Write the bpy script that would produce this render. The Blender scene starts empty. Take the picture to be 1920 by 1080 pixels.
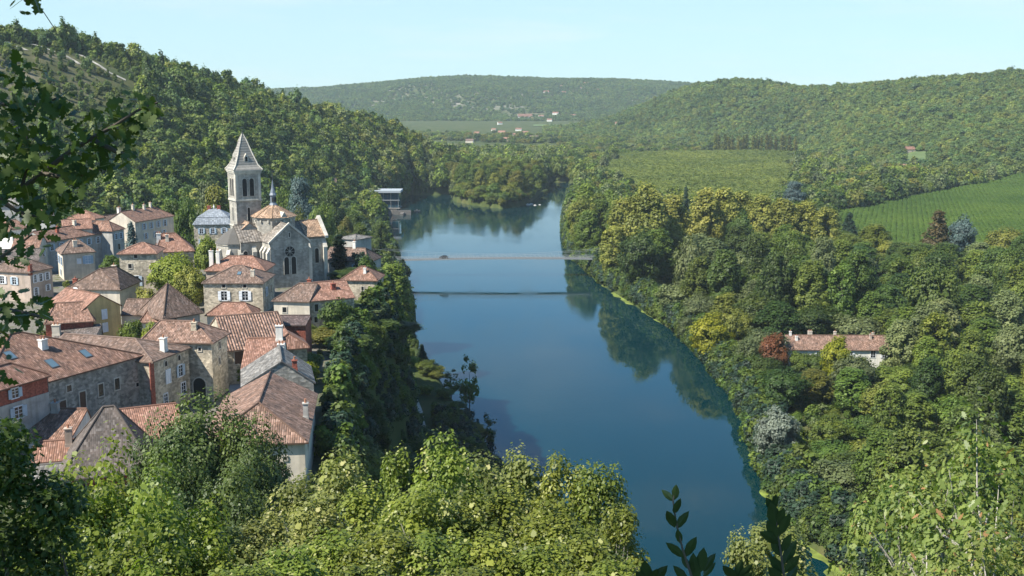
import bpy, math, random
import numpy as np
from mathutils import Vector, Matrix
R_ = math.radians
random.seed(7)
SC = bpy.context.scene
COL = SC.collection

# ------------------------------------------------------------------ camera, sky, sun
F = 2059.0                      # focal length in photo pixels (photo 1920 wide)
CAMZ = 82.0
PITCH = math.atan(360.0 / F)
cam = bpy.data.cameras.new('camera'); cam_o = bpy.data.objects.new('camera', cam); COL.objects.link(cam_o)
cam.sensor_width = 36.0; cam.lens = 36.0 * F / 1920.0
cam.clip_start = 0.1; cam.clip_end = 20000
cam_o.location = (0, 0, CAMZ); cam_o.rotation_euler = (math.pi / 2 - PITCH, 0, 0)
SC.camera = cam_o

SUN_EL, SUN_C = R_(49), R_(30)   # sun stands to the left, a little behind the viewer
sdir = Vector((-math.cos(SUN_C) * math.cos(SUN_EL), -math.sin(SUN_C) * math.cos(SUN_EL), math.sin(SUN_EL)))
wd = bpy.data.worlds.new('World'); SC.world = wd; wd.use_nodes = True
wn = wd.node_tree; bg = wn.nodes['Background']
sky = wn.nodes.new('ShaderNodeTexSky'); sky.sky_type = 'NISHITA'; sky.sun_disc = False
sky.sun_elevation = SUN_EL; sky.sun_rotation = math.atan2(sdir.x, sdir.y)
sky.altitude = 0; sky.air_density = 1.0; sky.dust_density = 0.0; sky.ozone_density = 2.5
tint = wn.nodes.new('ShaderNodeMix'); tint.data_type = 'RGBA'; tint.blend_type = 'MULTIPLY'; tint.inputs[0].default_value = 1
tint.inputs[7].default_value = (0.60, 1.0, 1.20, 1)
wn.links.new(sky.outputs[0], tint.inputs[6]); 
wtc = wn.nodes.new('ShaderNodeTexCoord'); wmp = wn.nodes.new('ShaderNodeMapping'); wmp.inputs['Scale'].default_value = (2.2, 2.2, 16)
wn.links.new(wtc.outputs['Generated'], wmp.inputs[0])
cln = wn.nodes.new('ShaderNodeTexNoise'); cln.inputs['Scale'].default_value = 1.6; cln.inputs['Detail'].default_value = 6; cln.inputs['Roughness'].default_value = .6; wn.links.new(wmp.outputs[0], cln.inputs['Vector'])
clr = wn.nodes.new('ShaderNodeValToRGB'); clr.color_ramp.elements[0].position = .52; clr.color_ramp.elements[0].color = (0, 0, 0, 1); clr.color_ramp.elements[1].position = .80; clr.color_ramp.elements[1].color = (.5, .5, .5, 1)
wn.links.new(cln.outputs[0], clr.inputs[0])
clm = wn.nodes.new('ShaderNodeMix'); clm.data_type = 'RGBA'; clm.inputs[7].default_value = (4.45, 5.75, 6.1, 1)     # pale haze veil mixed into the sky colour near the horizon
wsp = wn.nodes.new('ShaderNodeSeparateXYZ'); wn.links.new(wtc.outputs['Generated'], wsp.inputs[0])
wlo = wn.nodes.new('ShaderNodeMapRange'); wlo.interpolation_type = 'SMOOTHSTEP'; wlo.inputs[1].default_value = .07; wlo.inputs[2].default_value = .22; wlo.inputs[3].default_value = .72; wlo.inputs[4].default_value = 0.0
wn.links.new(wsp.outputs[2], wlo.inputs[0])
wn.links.new(wlo.outputs[0], clm.inputs[0])
cl2 = wn.nodes.new('ShaderNodeMix'); cl2.data_type = 'RGBA'; cl2.inputs[7].default_value = (6.1, 6.5, 6.6, 1); wn.links.new(clr.outputs[0], cl2.inputs[0])
wn.links.new(tint.outputs[2], clm.inputs[6]); wn.links.new(clm.outputs[2], cl2.inputs[6]); wn.links.new(cl2.outputs[2], bg.inputs[0]); bg.inputs[1].default_value = 0.080
sl = bpy.data.lights.new('sun', 'SUN'); sl.energy = 5.0; sl.angle = R_(0.5); sl.color = (1.0, 0.955, 0.86)
so = bpy.data.objects.new('sun', sl); COL.objects.link(so)
so.rotation_euler = sdir.to_track_quat('Z', 'Y').to_euler()
SC.view_settings.view_transform = 'Standard'; SC.view_settings.look = 'None'
SC.view_settings.exposure = 0.95; SC.view_settings.gamma = 1.0
cy = SC.cycles
cy.max_bounces = 5; cy.diffuse_bounces = 2; cy.glossy_bounces = 3; cy.transmission_bounces = 3
cy.volume_bounces = 0; cy.transparent_max_bounces = 6
cy.use_denoising = True; cy.denoiser = 'OPENIMAGEDENOISE'; cy.denoising_input_passes = 'RGB_ALBEDO_NORMAL'
cy.caustics_reflective = False; cy.caustics_refractive = False

# ------------------------------------------------------------------ pixels to places
ct, st = math.cos(PITCH), math.sin(PITCH)
def ray(px, py):
    u, v = (px - 960) / F, (540 - py) / F
    return Vector((u, ct + v * st, v * ct - st))
def at_y(px, py, Y):
    d = ray(px, py); return Vector((0, 0, CAMZ)) + d * (Y / d.y)
def at_z(px, py, z):
    d = ray(px, py); return Vector((0, 0, CAMZ)) + d * ((z - CAMZ) / d.z)
def slope(row): return np.tan(np.arctan((540 - np.asarray(row, float)) / F) - PITCH)
def to_px(p):
    x, y, z = p[0], p[1], p[2] - CAMZ
    dep = y * ct - z * st
    return 960 + F * x / dep, 540 - F * (y * st + z * ct) / dep

# ------------------------------------------------------------------ terrain
def sm(t):
    t = np.clip(t, 0, 1); return t * t * (3 - 2 * t)
YL = [-60, 60, 120, 160, 195, 230, 272, 301, 324, 359, 400, 450, 527, 625, 734, 800, 850, 930]
XL = [58, 46, 34, 22, 10, -4, -13, -20, -25, -34, -37, -42, -56, -71, -86, -92, -92, -88]
YR = [-60, 100, 150, 170, 192, 206, 250, 291, 330, 384, 430, 482, 563, 660, 767, 900, 1055, 1200, 1500]
XR = [95, 92, 76, 64, 56, 54, 58, 62, 61, 58, 50, 40, 31, 32, 38, 47, 56, 62, 68]
def xl(y): return np.interp(y, YL, XL)
def xr(y): return np.interp(y, YR, XR)
YE = [-60, 60, 100, 118, 135, 160, 195, 215, 234, 250, 275, 300, 320, 350, 420, 480, 520]
XE = [-8, -10, -15, -20, -22, -26, -27, -26, -26.5, -33, -38, -46, -54, -60, -66, -70, -90]
YP = [-60, 267, 280, 292, 306, 350, 420, 480, 560, 700]
ZP = [40, 40, 31, 18, 10, 9, 9, 8, 6, 5]
LPX = [-900, -300, 0, 100, 200, 300, 400, 500, 560, 620, 700, 760, 800, 850, 900]
LROW = [60, 55, 74, 80, 100, 128, 160, 187, 207, 222, 243, 267, 294, 308, 330]
LDR = [600, 600, 640, 680, 720, 760, 810, 860, 900, 930, 980, 1010, 1030, 1040, 1050]
LDB = [330, 330, 340, 350, 370, 390, 430, 500, 560, 640, 760, 830, 900, 950, 1000]
RPX = [980, 1060, 1110, 1150, 1200, 1250, 1300, 1370, 1420, 1500, 1580, 1650, 1700, 1800, 1900, 2100, 2800]
RROW = [262, 250, 238, 222, 200, 178, 162, 153, 157, 168, 167, 160, 156, 148, 139, 132, 120]
RDR = [2300, 2300, 2300, 2250, 2200, 2150, 2100, 2000, 1950, 1850, 1800, 1750, 1700, 1650, 1600, 1550, 1500]
RDB = [2000, 1950, 1900, 1850, 1800, 1700, 1620, 1570, 1550, 1490, 1150, 1020, 990, 940, 900, 880, 860]
FPX = [-900, 300, 400, 500, 600, 700, 800, 870, 950, 1050, 1150, 1250, 1350, 1500, 2800]
FROW = [172, 172, 172, 170, 166, 158, 148, 144, 146, 150, 150, 155, 162, 170, 175]
def wob(x, y, s):
    return (np.sin(x / s + 1.3) * np.cos(y / (s * 1.2) + .4) + .6 * np.sin(x / (s * .43) + y / (s * .61)) + .4 * np.cos(x / (s * .27) - y / (s * .31)))
def ground(x, y):
    x = np.asarray(x, float); y = np.asarray(y, float)
    ys = np.maximum(y, 60.0)
    px = 960 + F * x / ys
    z = 4 + 5 * sm((y - 500) / 1500) + 12 * sm((y - 1500) / 1800) + 3 * sm((x - 120) / 250) * sm((900 - y) / 300 + 1)
    z = z + .35 * wob(x, y, 60)
    e = np.interp(y, YE, XE); zp = np.interp(y, YP, ZP)
    p = sm((e - x) / 7.5 + 1) * sm((560 - y) / 60)
    z = z * (1 - p) + (zp + .4 * wob(x, y, 30)) * p
    # left hill
    zr = CAMZ + np.interp(px, LPX, slope(LROW)) * np.interp(px, LPX, LDR)
    db, dr = np.interp(px, LPX, LDB), np.interp(px, LPX, LDR)
    t = np.clip((y - db) / (dr - db), 0, 1)
    w = (1 - sm((px - 850) / 60))
    t2 = .55 * t + .45 * sm(t)
    hz = z + (zr - z) * t2 + 3.0 * wob(x, y, 70) * sm(t * 2) * sm((1 - t) * 4)
    hz = np.where(y > dr, np.maximum(zr - (y - dr) * .12, z), hz)
    z = np.where((w > 0) & (y > db), z + (hz - z) * w, z)
    # right hill
    zr = CAMZ + np.interp(px, RPX, slope(RROW)) * np.interp(px, RPX, RDR)
    db, dr = np.interp(px, RPX, RDB), np.interp(px, RPX, RDR)
    t = np.clip((y - db) / (dr - db), 0, 1)
    w = sm((px - 1000) / 60)
    hz = z + (zr - z) * (.45 * t + .55 * sm(t)) + 7 * wob(x, y, 150) * sm(t * 2) * sm((1 - t) * 3)
    hz = np.where(y > dr, np.maximum(zr - (y - dr) * .1, z), hz)
    z = np.where(y > db, np.maximum(z, z + (hz - z) * w), z)
    # far hill
    zr = CAMZ + np.interp(px, FPX, slope(FROW)) * 4000
    t = np.clip((y - 2900) / 1100, 0, 1)
    hz = z + (zr - z) * (.5 * t + .5 * sm(t)) + 12 * wob(x, y, 260) * sm(t * 2) * sm((1 - t) * 3)
    z = np.where(y > 2900, np.maximum(z, np.where(y > 4000, zr - (y - 4000) * .05, hz)), z)
    # foreground slope under the viewer
    zf = 80.3 - .60 * np.maximum(0, y - 1) - .16 * np.maximum(0, x - 2) + .12 * np.maximum(0, -y) - .02 * np.maximum(0, -x)
    z = np.maximum(z, zf)
    # river and the bay left of the island
    a, b = xl(y), xr(y)
    dm = np.minimum(x - a, b - x)
    isl = np.minimum((y - np.interp(x, [-62, -45, -30, -8, 3, 13, 20, 36], [960, 866, 836, 810, 820, 850, 900, 1060])) * 1.2, (x + 47) * 1.2)
    dm = np.where(y > 780, np.minimum(dm, -isl), dm)
    bay = 930 + 8 * np.sin(x / 9)
    dm = np.where((x < 12) & (y > 880), np.minimum(dm, bay - y), dm)
    dm = np.where(y > 1150, np.minimum(dm, (1310 - y) * .5), dm)
    s = sm((dm + 2.5) / 7)
    s = np.where(zf > 6, 0, s)
    return z * (1 - s) - 3.0 * s
def gz(x, y): return float(ground(x, y))
def hit(px, py, ymin=60, ymax=4600):
    d = ray(px, py); ys = np.geomspace(ymin, ymax, 900)
    t = ys / d.y; xs = d.x * t; zs = CAMZ + d.z * t
    g = ground(xs, ys); k = np.nonzero(zs <= g)[0]
    i = k[0] if len(k) else len(ys) - 1
    return Vector((xs[i], ys[i], g[i]))

# ------------------------------------------------------------------ object helpers
def tag(o, label=None, cat=None, group=None, kind=None):
    if label: o['label'] = label
    if cat: o['category'] = cat
    if group: o['group'] = group
    if kind: o['kind'] = kind
    return o
def empty(name, loc, rz=0.0, scale=(1, 1, 1)):
    o = bpy.data.objects.new(name, None); COL.objects.link(o)
    o.location = loc; o.rotation_euler = (0, 0, rz); o.scale = scale; o.empty_display_size = .5
    return o
def link_mesh(name, me, parent=None, mat=None):
    o = bpy.data.objects.new(name, me); COL.objects.link(o)
    if parent is not None: o.parent = parent
    if mat is not None:
        if not me.materials: me.materials.append(mat)
        elif me.materials[0] != mat:
            o.material_slots[0].link = 'OBJECT'; o.material_slots[0].material = mat
    return o
class MB:
    """collects faces of one mesh"""
    def __init__(s): s.v = []; s.f = []; s.uv = []
    def face(s, pts, uv=None):
        i = len(s.v); s.v += [tuple(p) for p in pts]; s.f.append(tuple(range(i, i + len(pts))))
        s.uv.append(uv if uv else [(0, 0)] * len(pts))
    def box(s, x0, y0, z0, x1, y1, z1):
        a = [(x0, y0, z0), (x1, y0, z0), (x1, y1, z0), (x0, y1, z0), (x0, y0, z1), (x1, y0, z1), (x1, y1, z1), (x0, y1, z1)]
        for q in ((3, 2, 1, 0), (4, 5, 6, 7), (0, 1, 5, 4), (1, 2, 6, 5), (2, 3, 7, 6), (3, 0, 4, 7)): s.face([a[k] for k in q])
    def fbox(s, o, u, n, u0, u1, z0, z1, t0, t1):
        """a box on a wall: o point, u unit along the wall, n outward normal"""
        o, u, n = Vector(o), Vector(u), Vector(n); Z = Vector((0, 0, 1))
        a = [o + u * U + Z * zz + n * T for T in (t0, t1) for (U, zz) in ((u0, z0), (u1, z0), (u1, z1), (u0, z1))]
        for q in ((3, 2, 1, 0), (4, 5, 6, 7), (0, 1, 5, 4), (1, 2, 6, 5), (2, 3, 7, 6), (3, 0, 4, 7)): s.face([a[k] for k in q])
    def prism(s, pts, dv):
        """polygon extruded by dv"""
        a = [Vector(p) for p in pts]; b = [p + Vector(dv) for p in a]; n = len(a)
        s.face(a); s.face(b[::-1])
        for k in range(n): s.face([a[k], b[k], b[(k + 1) % n], a[(k + 1) % n]])
    def tube(s, pts, rad, n=6, cap=True):
        pts = [Vector(p) for p in pts]
        if not hasattr(rad, '__len__'): rad = [rad] * len(pts)
        rings = []
        for k, p in enumerate(pts):
            d = (pts[min(k + 1, len(pts) - 1)] - pts[max(k - 1, 0)]).normalized()
            a = d.orthogonal().normalized() if abs(d.z) > .9 else d.cross(Vector((0, 0, 1))).normalized()
            b = d.cross(a)
            rings.append([p + (a * math.cos(2 * math.pi * j / n) + b * math.sin(2 * math.pi * j / n)) * rad[k] for j in range(n)])
        i0 = len(s.v)
        for r in rings: s.v += [tuple(q) for q in r]
        for k in range(len(rings) - 1):
            for j in range(n):
                a, b = i0 + k * n + j, i0 + k * n + (j + 1) % n
                s.f.append((a, b, b + n, a + n)); s.uv.append([(0, 0)] * 4)
        if cap:
            s.f.append(tuple(range(i0 + n - 1, i0 - 1, -1))); s.uv.append([(0, 0)] * n)
            e = i0 + (len(rings) - 1) * n; s.f.append(tuple(range(e, e + n))); s.uv.append([(0, 0)] * n)
    def lathe(s, prof, n=16, c=(0, 0), a0=0.0):
        """prof: list of (r,z)"""
        i0 = len(s.v)
        for r, z in prof:
            for j in range(n):
                t = a0 + 2 * math.pi * j / n; s.v.append((c[0] + r * math.cos(t), c[1] + r * math.sin(t), z))
        for k in range(len(prof) - 1):
            for j in range(n):
                a, b = i0 + k * n + j, i0 + k * n + (j + 1) % n
                s.f.append((a, b, b + n, a + n)); s.uv.append([(0, 0)] * 4)
        e = i0 + (len(prof) - 1) * n
        s.f.append(tuple(range(e, e + n))); s.uv.append([(0, 0)] * n)
    def build(s, name, mat, parent=None, smooth=False):
        me = bpy.data.meshes.new(name); me.from_pydata(s.v, [], s.f); me.materials.append(mat)
        uvl = me.uv_layers.new(name='UVMap')
        flat = [c for q in s.uv for p in q for c in p]
        uvl.data.foreach_set('uv', flat)
        if smooth: me.polygons.foreach_set('use_smooth', [True] * len(me.polygons))
        me.update()
        return link_mesh(name, me, parent)

# ------------------------------------------------------------------ materials
def new_mat(name):
    m = bpy.data.materials.new(name); m.use_nodes = True
    return m, m.node_tree, m.node_tree.nodes['Principled BSDF']
def N(nt, t, **kw):
    n = nt.nodes.new(t)
    for k, v in kw.items():
        if k.startswith('i_'): n.inputs[int(k[2:])].default_value = v
        else: setattr(n, k, v)
    return n
def math_(nt, op, a, b=None):
    n = nt.nodes.new('ShaderNodeMath'); n.operation = op
    for k, q in enumerate((a, b)):
        if q is None: continue
        if isinstance(q, (int, float)): n.inputs[k].default_value = q
        else: nt.links.new(q, n.inputs[k])
    return n.outputs[0]
def mixc(nt, f, a, b, mode='MIX'):
    n = nt.nodes.new('ShaderNodeMix'); n.data_type = 'RGBA'; n.blend_type = mode
    for k, q in ((0, f), (6, a), (7, b)):
        if isinstance(q, (int, float)): n.inputs[k].default_value = q
        elif isinstance(q, tuple): n.inputs[k].default_value = q if len(q) == 4 else q + (1,)
        else: nt.links.new(q, n.inputs[k])
    return n.outputs[2]
def ramp(nt, fac, stops):
    n = nt.nodes.new('ShaderNodeValToRGB'); cr = n.color_ramp
    while len(cr.elements) < len(stops): cr.elements.new(.5)
    for e, (p, c) in zip(cr.elements, stops):
        e.position = p; e.color = c if len(c) == 4 else tuple(c) + (1,)
    nt.links.new(fac, n.inputs[0]); return n.outputs[0]
def noise(nt, vec, scale, detail=4, rough=.6):
    n = N(nt, 'ShaderNodeTexNoise'); n.inputs['Scale'].default_value = scale; n.inputs['Detail'].default_value = detail
    n.inputs['Roughness'].default_value = rough
    if vec is not None: nt.links.new(vec, n.inputs['Vector'])
    return n.outputs[0]
def plain(name, c, rough=.7, metal=0.0, var=.12, scale=1.5):
    m, nt, b = new_mat(name)
    tc = N(nt, 'ShaderNodeTexCoord')
    n = noise(nt, tc.outputs['Object'], scale, 5)
    lo = tuple(x * (1 - var * 2) for x in c); hi = tuple(min(1, x * (1 + var * 1.5)) for x in c)
    col = ramp(nt, n, [(.3, lo), (.7, hi)])
    nt.links.new(col, b.inputs['Base Color']); b.inputs['Roughness'].default_value = rough; b.inputs['Metallic'].default_value = metal
    return m
def stone_wall(name, c, block=2.2, contrast=.35, stain=.4):
    m, nt, b = new_mat(name)
    tc = N(nt, 'ShaderNodeTexCoord'); mp = N(nt, 'ShaderNodeMapping'); mp.inputs['Scale'].default_value = (1, 1, 1.5)
    nt.links.new(tc.outputs['Object'], mp.inputs[0])
    vo = N(nt, 'ShaderNodeTexVoronoi'); vo.inputs['Scale'].default_value = block; nt.links.new(mp.outputs[0], vo.inputs['Vector'])
    bw = N(nt, 'ShaderNodeRGBToBW'); nt.links.new(vo.outputs['Color'], bw.inputs[0])
    lo = tuple(x * (1 - contrast) for x in c); hi = tuple(min(.9, x * (1 + contrast * .6)) for x in c)
    col = ramp(nt, bw.outputs[0], [(.2, lo), (.8, hi)])
    st_ = noise(nt, tc.outputs['Object'], .35, 6, .65)
    col = mixc(nt, 1.0, col, ramp(nt, st_, [(.35, (1 - stain,) * 3), (.62, (1.08, 1.06, 1.02))]), 'MULTIPLY')
    # streaks running down
    mp2 = N(nt, 'ShaderNodeMapping'); mp2.inputs['Scale'].default_value = (1.4, 1.4, .12); nt.links.new(tc.outputs['Object'], mp2.inputs[0])
    s2 = noise(nt, mp2.outputs[0], 1.0, 4)
    col = mixc(nt, 1.0, col, ramp(nt, s2, [(.36, (.8, .8, .78)), (.56, (1, 1, 1))]), 'MULTIPLY')
    nt.links.new(col, b.inputs['Base Color']); b.inputs['Roughness'].default_value = .9
    bp = N(nt, 'ShaderNodeBump'); bp.inputs['Strength'].default_value = .5; bp.inputs['Distance'].default_value = .05
    nt.links.new(vo.outputs['Distance'], bp.inputs['Height']); nt.links.new(bp.outputs[0], b.inputs['Normal'])
    return m
def tile_roof(name, c, rib=.24, row=.42, var=.38, stain=.5, pale=.16, bump=.05, groove=.55):
    m, nt, b = new_mat(name)
    uv = N(nt, 'ShaderNodeUVMap'); sp = N(nt, 'ShaderNodeSeparateXYZ'); nt.links.new(uv.outputs[0], sp.inputs[0])
    u = math_(nt, 'DIVIDE', sp.outputs[0], rib); v = math_(nt, 'DIVIDE', sp.outputs[1], row)
    cb = N(nt, 'ShaderNodeCombineXYZ'); nt.links.new(math_(nt, 'FLOOR', u), cb.inputs[0]); nt.links.new(math_(nt, 'FLOOR', v), cb.inputs[1])
    oi = N(nt, 'ShaderNodeObjectInfo'); nt.links.new(oi.outputs['Random'], cb.inputs[2])
    wnz = N(nt, 'ShaderNodeTexWhiteNoise'); nt.links.new(cb.outputs[0], wnz.inputs['Vector'])
    d = tuple(x * (1 - var) for x in c); l = (min(.8, c[0] * 1.35), min(.7, c[1] * 1.35 + .02 * pale), min(.6, c[2] * 1.4 + .03 * pale))
    pl = tuple(min(.75, x * 1.5 + .06) for x in c)
    col = ramp(nt, wnz.outputs[0], [(0, d), (.35, c), (.75, l), (.97, pl)])
    st_ = noise(nt, uv.outputs[0], .55, 6, .7)
    col = mixc(nt, 1.0, col, ramp(nt, st_, [(.34, (1 - stain, 1 - stain * .93, 1 - stain * .88)), (.6, (1.06, 1.05, 1.03))]), 'MULTIPLY')
    s2 = noise(nt, uv.outputs[0], 2.3, 5, .7)
    col = mixc(nt, ramp(nt, s2, [(.58, (0, 0, 0)), (.72, (pale, pale, pale))]), col, (.42, .38, .31))
    g = math_(nt, 'MULTIPLY', math_(nt, 'ABSOLUTE', math_(nt, 'SINE', math_(nt, 'MULTIPLY', u, math.pi))), 1.0)
    # colour mixed darker in the gaps between the ribs
    col = mixc(nt, ramp(nt, g, [(.15, (groove,) * 3), (.5, (0, 0, 0))]), col, tuple(x * .42 for x in c))
    nt.links.new(col, b.inputs['Base Color']); b.inputs['Roughness'].default_value = .85
    fr = math_(nt, 'FRACT', v)
    h = math_(nt, 'ADD', g, math_(nt, 'MULTIPLY', fr, .35))
    bp = N(nt, 'ShaderNodeBump'); bp.inputs['Strength'].default_value = .9; bp.inputs['Distance'].default_value = bump
    nt.links.new(h, bp.inputs['Height']); nt.links.new(bp.outputs[0], b.inputs['Normal'])
    return m
def foliage(name, c, hue=.018, val=.25, trans=.35, rough=.55, dead=None):
    m, nt, b = new_mat(name)
    oi = N(nt, 'ShaderNodeObjectInfo'); at = N(nt, 'ShaderNodeAttribute', attribute_name='tint')
    hs = N(nt, 'ShaderNodeHueSaturation'); hs.inputs['Color'].default_value = c + (1,)
    h1 = math_(nt, 'ADD', math_(nt, 'MULTIPLY', oi.outputs['Random'], 2 * hue), .497 - hue * .8)
    h1 = math_(nt, 'ADD', h1, math_(nt, 'MULTIPLY', math_(nt, 'SUBTRACT', at.outputs['Fac'], .5), -.03))
    nt.links.new(h1, hs.inputs['Hue'])
    wn_ = N(nt, 'ShaderNodeTexWhiteNoise', noise_dimensions='1D'); nt.links.new(oi.outputs['Random'], wn_.inputs['W'])
    # neighbouring trees of one stand share a tone
    ln = noise(nt, oi.outputs['Location'], .011, 4, .6)
    h1 = math_(nt, 'ADD', h1, math_(nt, 'MULTIPLY', math_(nt, 'SUBTRACT', ln, .5), -.07))
    nt.links.new(h1, hs.inputs['Hue'])
    v1 = math_(nt, 'ADD', math_(nt, 'MULTIPLY', wn_.outputs[0], 2 * val), 1 - val)
    v2 = math_(nt, 'ADD', math_(nt, 'MULTIPLY', at.outputs['Fac'], .8), .6)
    v3 = math_(nt, 'ADD', math_(nt, 'MULTIPLY', ln, 1.3), .35)
    nt.links.new(math_(nt, 'MULTIPLY', math_(nt, 'MULTIPLY', v1, v2), v3), hs.inputs['Value'])
    col = hs.outputs[0]
    if dead:
        col = mixc(nt, math_(nt, 'GREATER_THAN', at.outputs['Fac'], dead[0]), col, dead[1])
    nt.links.new(col, b.inputs['Base Color']); b.inputs['Roughness'].default_value = rough
    b.inputs['Specular IOR Level'].default_value = .3
    tr = N(nt, 'ShaderNodeBsdfTranslucent'); nt.links.new(mixc(nt, 1.0, col, (1.1, 1.25, .55), 'MULTIPLY'), tr.inputs[0])
    mx = N(nt, 'ShaderNodeMixShader'); mx.inputs[0].default_value = trans
    out = nt.nodes['Material Output']
    nt.links.new(b.outputs[0], mx.inputs[1]); nt.links.new(tr.outputs[0], mx.inputs[2]); nt.links.new(mx.outputs[0], out.inputs[0])
    return m
FOL = dict(
    mid=foliage('leaf green', (.100, .142, .022)),
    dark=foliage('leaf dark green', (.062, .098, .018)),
    olive=foliage('leaf olive', (.165, .168, .028)),
    plane=foliage('plane tree leaf', (.215, .222, .042), hue=.008, val=.12),
    light=foliage('leaf light green', (.135, .178, .024)),
    yellow=foliage('leaf yellow green', (.27, .29, .02), trans=.4),
    silver=foliage('leaf silver', (.19, .22, .17), hue=.01, val=.1),
    grey=foliage('leaf grey green', (.135, .162, .060), hue=.01),
    rust=foliage('leaf rust', (.17, .07, .025), hue=.01, val=.1),
    brown=foliage('needle bronze', (.105, .085, .03), hue=.01),
    blue=foliage('needle blue green', (.075, .115, .105), hue=.01, trans=.15),
    fir=foliage('needle dark', (.022, .046, .022), hue=.01, trans=.15),
    cypress=foliage('cypress needle', (.012, .028, .012), hue=.01, trans=.1),
    willow=foliage('willow leaf', (.12, .15, .055), hue=.01, val=.1),
)
BARK = plain('bark grey brown', (.11, .09, .07), .95, scale=6)
BARKP = plain('bark pale', (.36, .33, .28), .9, scale=8)

# ------------------------------------------------------------------ terrain, water
def grid_mesh():
    ys = np.concatenate([np.linspace(-70, 20, 14)[:-1], np.geomspace(140, 5600, 410) - 120])
    cs = np.concatenate([np.linspace(-900, 300, 90)[:-1], np.linspace(300, 1500, 420), np.linspace(1500, 3000, 120)[1:]])
    Y, C = np.meshgrid(ys, cs, indexing='ij')
    X = (C - 960) / F * (Y + 130 * np.clip(1 - Y / 500, 0, 1))
    Z = ground(X, Y)
    co = np.stack([X, Y, Z], -1).reshape(-1, 3).astype(np.float32)
    n, m = Y.shape
    i = np.arange(n * m).reshape(n, m)
    q = np.stack([i[:-1, :-1], i[:-1, 1:], i[1:, 1:], i[1:, :-1]], -1).reshape(-1, 4)
    me = bpy.data.meshes.new('ground')
    me.vertices.add(len(co)); me.vertices.foreach_set('co', co.ravel())
    me.loops.add(q.size); me.loops.foreach_set('vertex_index', q.ravel().astype(np.int32))
    me.polygons.add(len(q)); me.polygons.foreach_set('loop_start', (np.arange(len(q)) * 4).astype(np.int32))
    me.polygons.foreach_set('use_smooth', [True] * len(q))
    e = np.interp(Y, YE, XE)
    PX = 960 + F * X / np.maximum(Y, 60)
    town = (sm((e - X) / 6) * sm((Y - 100) / 20) * sm((330 - Y) / 40)).ravel()
    far = (sm((Y - 2900) / 300) * sm((3950 - Y) / 300) * (.45 + .55 * sm((1100 - PX) / 250))).ravel()
    lh = np.interp(PX, LPX, LDR)
    bare = (sm((Y - lh + 150) / 60) * sm((260 - PX) / 120) * sm((lh - Y - 15) / 20) * (Y < 900)).ravel()
    for nm, a in (('town', town), ('rocky', far), ('bare', bare)):
        at = me.attributes.new(nm, 'FLOAT', 'POINT'); at.data.foreach_set('value', a.astype(np.float32))
    me.update(calc_edges=True)
    return me
m, nt, b = new_mat('ground earth and grass')
tc = N(nt, 'ShaderNodeTexCoord'); P = tc.outputs['Object']
n1 = noise(nt, P, .05, 8, .65); n2 = noise(nt, P, .6, 5, .7)
col = ramp(nt, n1, [(.32, (.028, .045, .014)), (.5, (.055, .075, .022)), (.68, (.11, .10, .045))])
col = mixc(nt, ramp(nt, n2, [(.4, (0, 0, 0)), (.75, (.5, .5, .5))]), col, (.07, .075, .03))
def attr(nt, n): return N(nt, 'ShaderNodeAttribute', attribute_name=n).outputs['Fac']
tw = ramp(nt, n2, [(.3, (.12, .11, .09)), (.5, (.17, .155, .13)), (.62, (.07, .085, .03))])
col = mixc(nt, attr(nt, 'town'), col, tw)
n3 = noise(nt, P, .012, 9, .72)
rk = ramp(nt, n3, [(.46, (0, 0, 0)), (.62, (.8, .8, .8))])
col = mixc(nt, math_(nt, 'MULTIPLY', attr(nt, 'rocky'), rk), col, ramp(nt, n2, [(.3, (.16, .15, .115)), (.7, (.32, .29, .24))]))
col = mixc(nt, attr(nt, 'bare'), col, ramp(nt, noise(nt, P, .08, 7, .7), [(.3, (.05, .062, .022)), (.5, (.085, .085, .04)), (.68, (.17, .15, .10))]))
nt.links.new(col, b.inputs['Base Color']); b.inputs['Roughness'].default_value = .95
b.inputs['Specular IOR Level'].default_value = .1
MAT_GROUND = m
g = link_mesh('ground', grid_mesh()); g.data.materials.append(m); g['kind'] = 'structure'

m, nt, b = new_mat('river water')
tc = N(nt, 'ShaderNodeTexCoord'); P = tc.outputs['Object']
mp = N(nt, 'ShaderNodeMapping'); mp.inputs['Scale'].default_value = (1, .55, 1); nt.links.new(P, mp.inputs[0])
na = noise(nt, mp.outputs[0], .9, 3, .5); nb = noise(nt, mp.outputs[0], .07, 3, .5); npatch = noise(nt, mp.outputs[0], .018, 4, .6)
b.inputs['IOR'].default_value = 1.33; b.inputs['Specular IOR Level'].default_value = .5
col = ramp(nt, noise(nt, mp.outputs[0], .012, 5, .6), [(.35, (.001, .018, .022)), (.65, (.0014, .023, .029))])
nt.links.new(col, b.inputs['Base Color'])
mp3 = N(nt, 'ShaderNodeMapping'); mp3.inputs['Scale'].default_value = (.9, .12, 1); mp3.inputs['Rotation'].default_value = (0, 0, R_(78)); nt.links.new(P, mp3.inputs[0])
streak = noise(nt, mp3.outputs[0], .10, 5, .62)
npatch = math_(nt, 'ADD', math_(nt, 'MULTIPLY', npatch, .6), math_(nt, 'MULTIPLY', streak, .4))
rr = ramp(nt, npatch, [(.44, (.02, .02, .02)), (.60, (.13, .13, .13))])
nt.links.new(rr, b.inputs['Roughness'])
bp = N(nt, 'ShaderNodeBump'); bp.inputs['Distance'].default_value = .10
nt.links.new(ramp(nt, npatch, [(.42, (.04, .04, .04)), (.62, (.24, .24, .24))]), bp.inputs['Strength'])
nt.links.new(math_(nt, 'ADD', na, math_(nt, 'MULTIPLY', nb, 2.0)), bp.inputs['Height']); nt.links.new(bp.outputs[0], b.inputs['Normal'])
MAT_WATER = m
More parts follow.
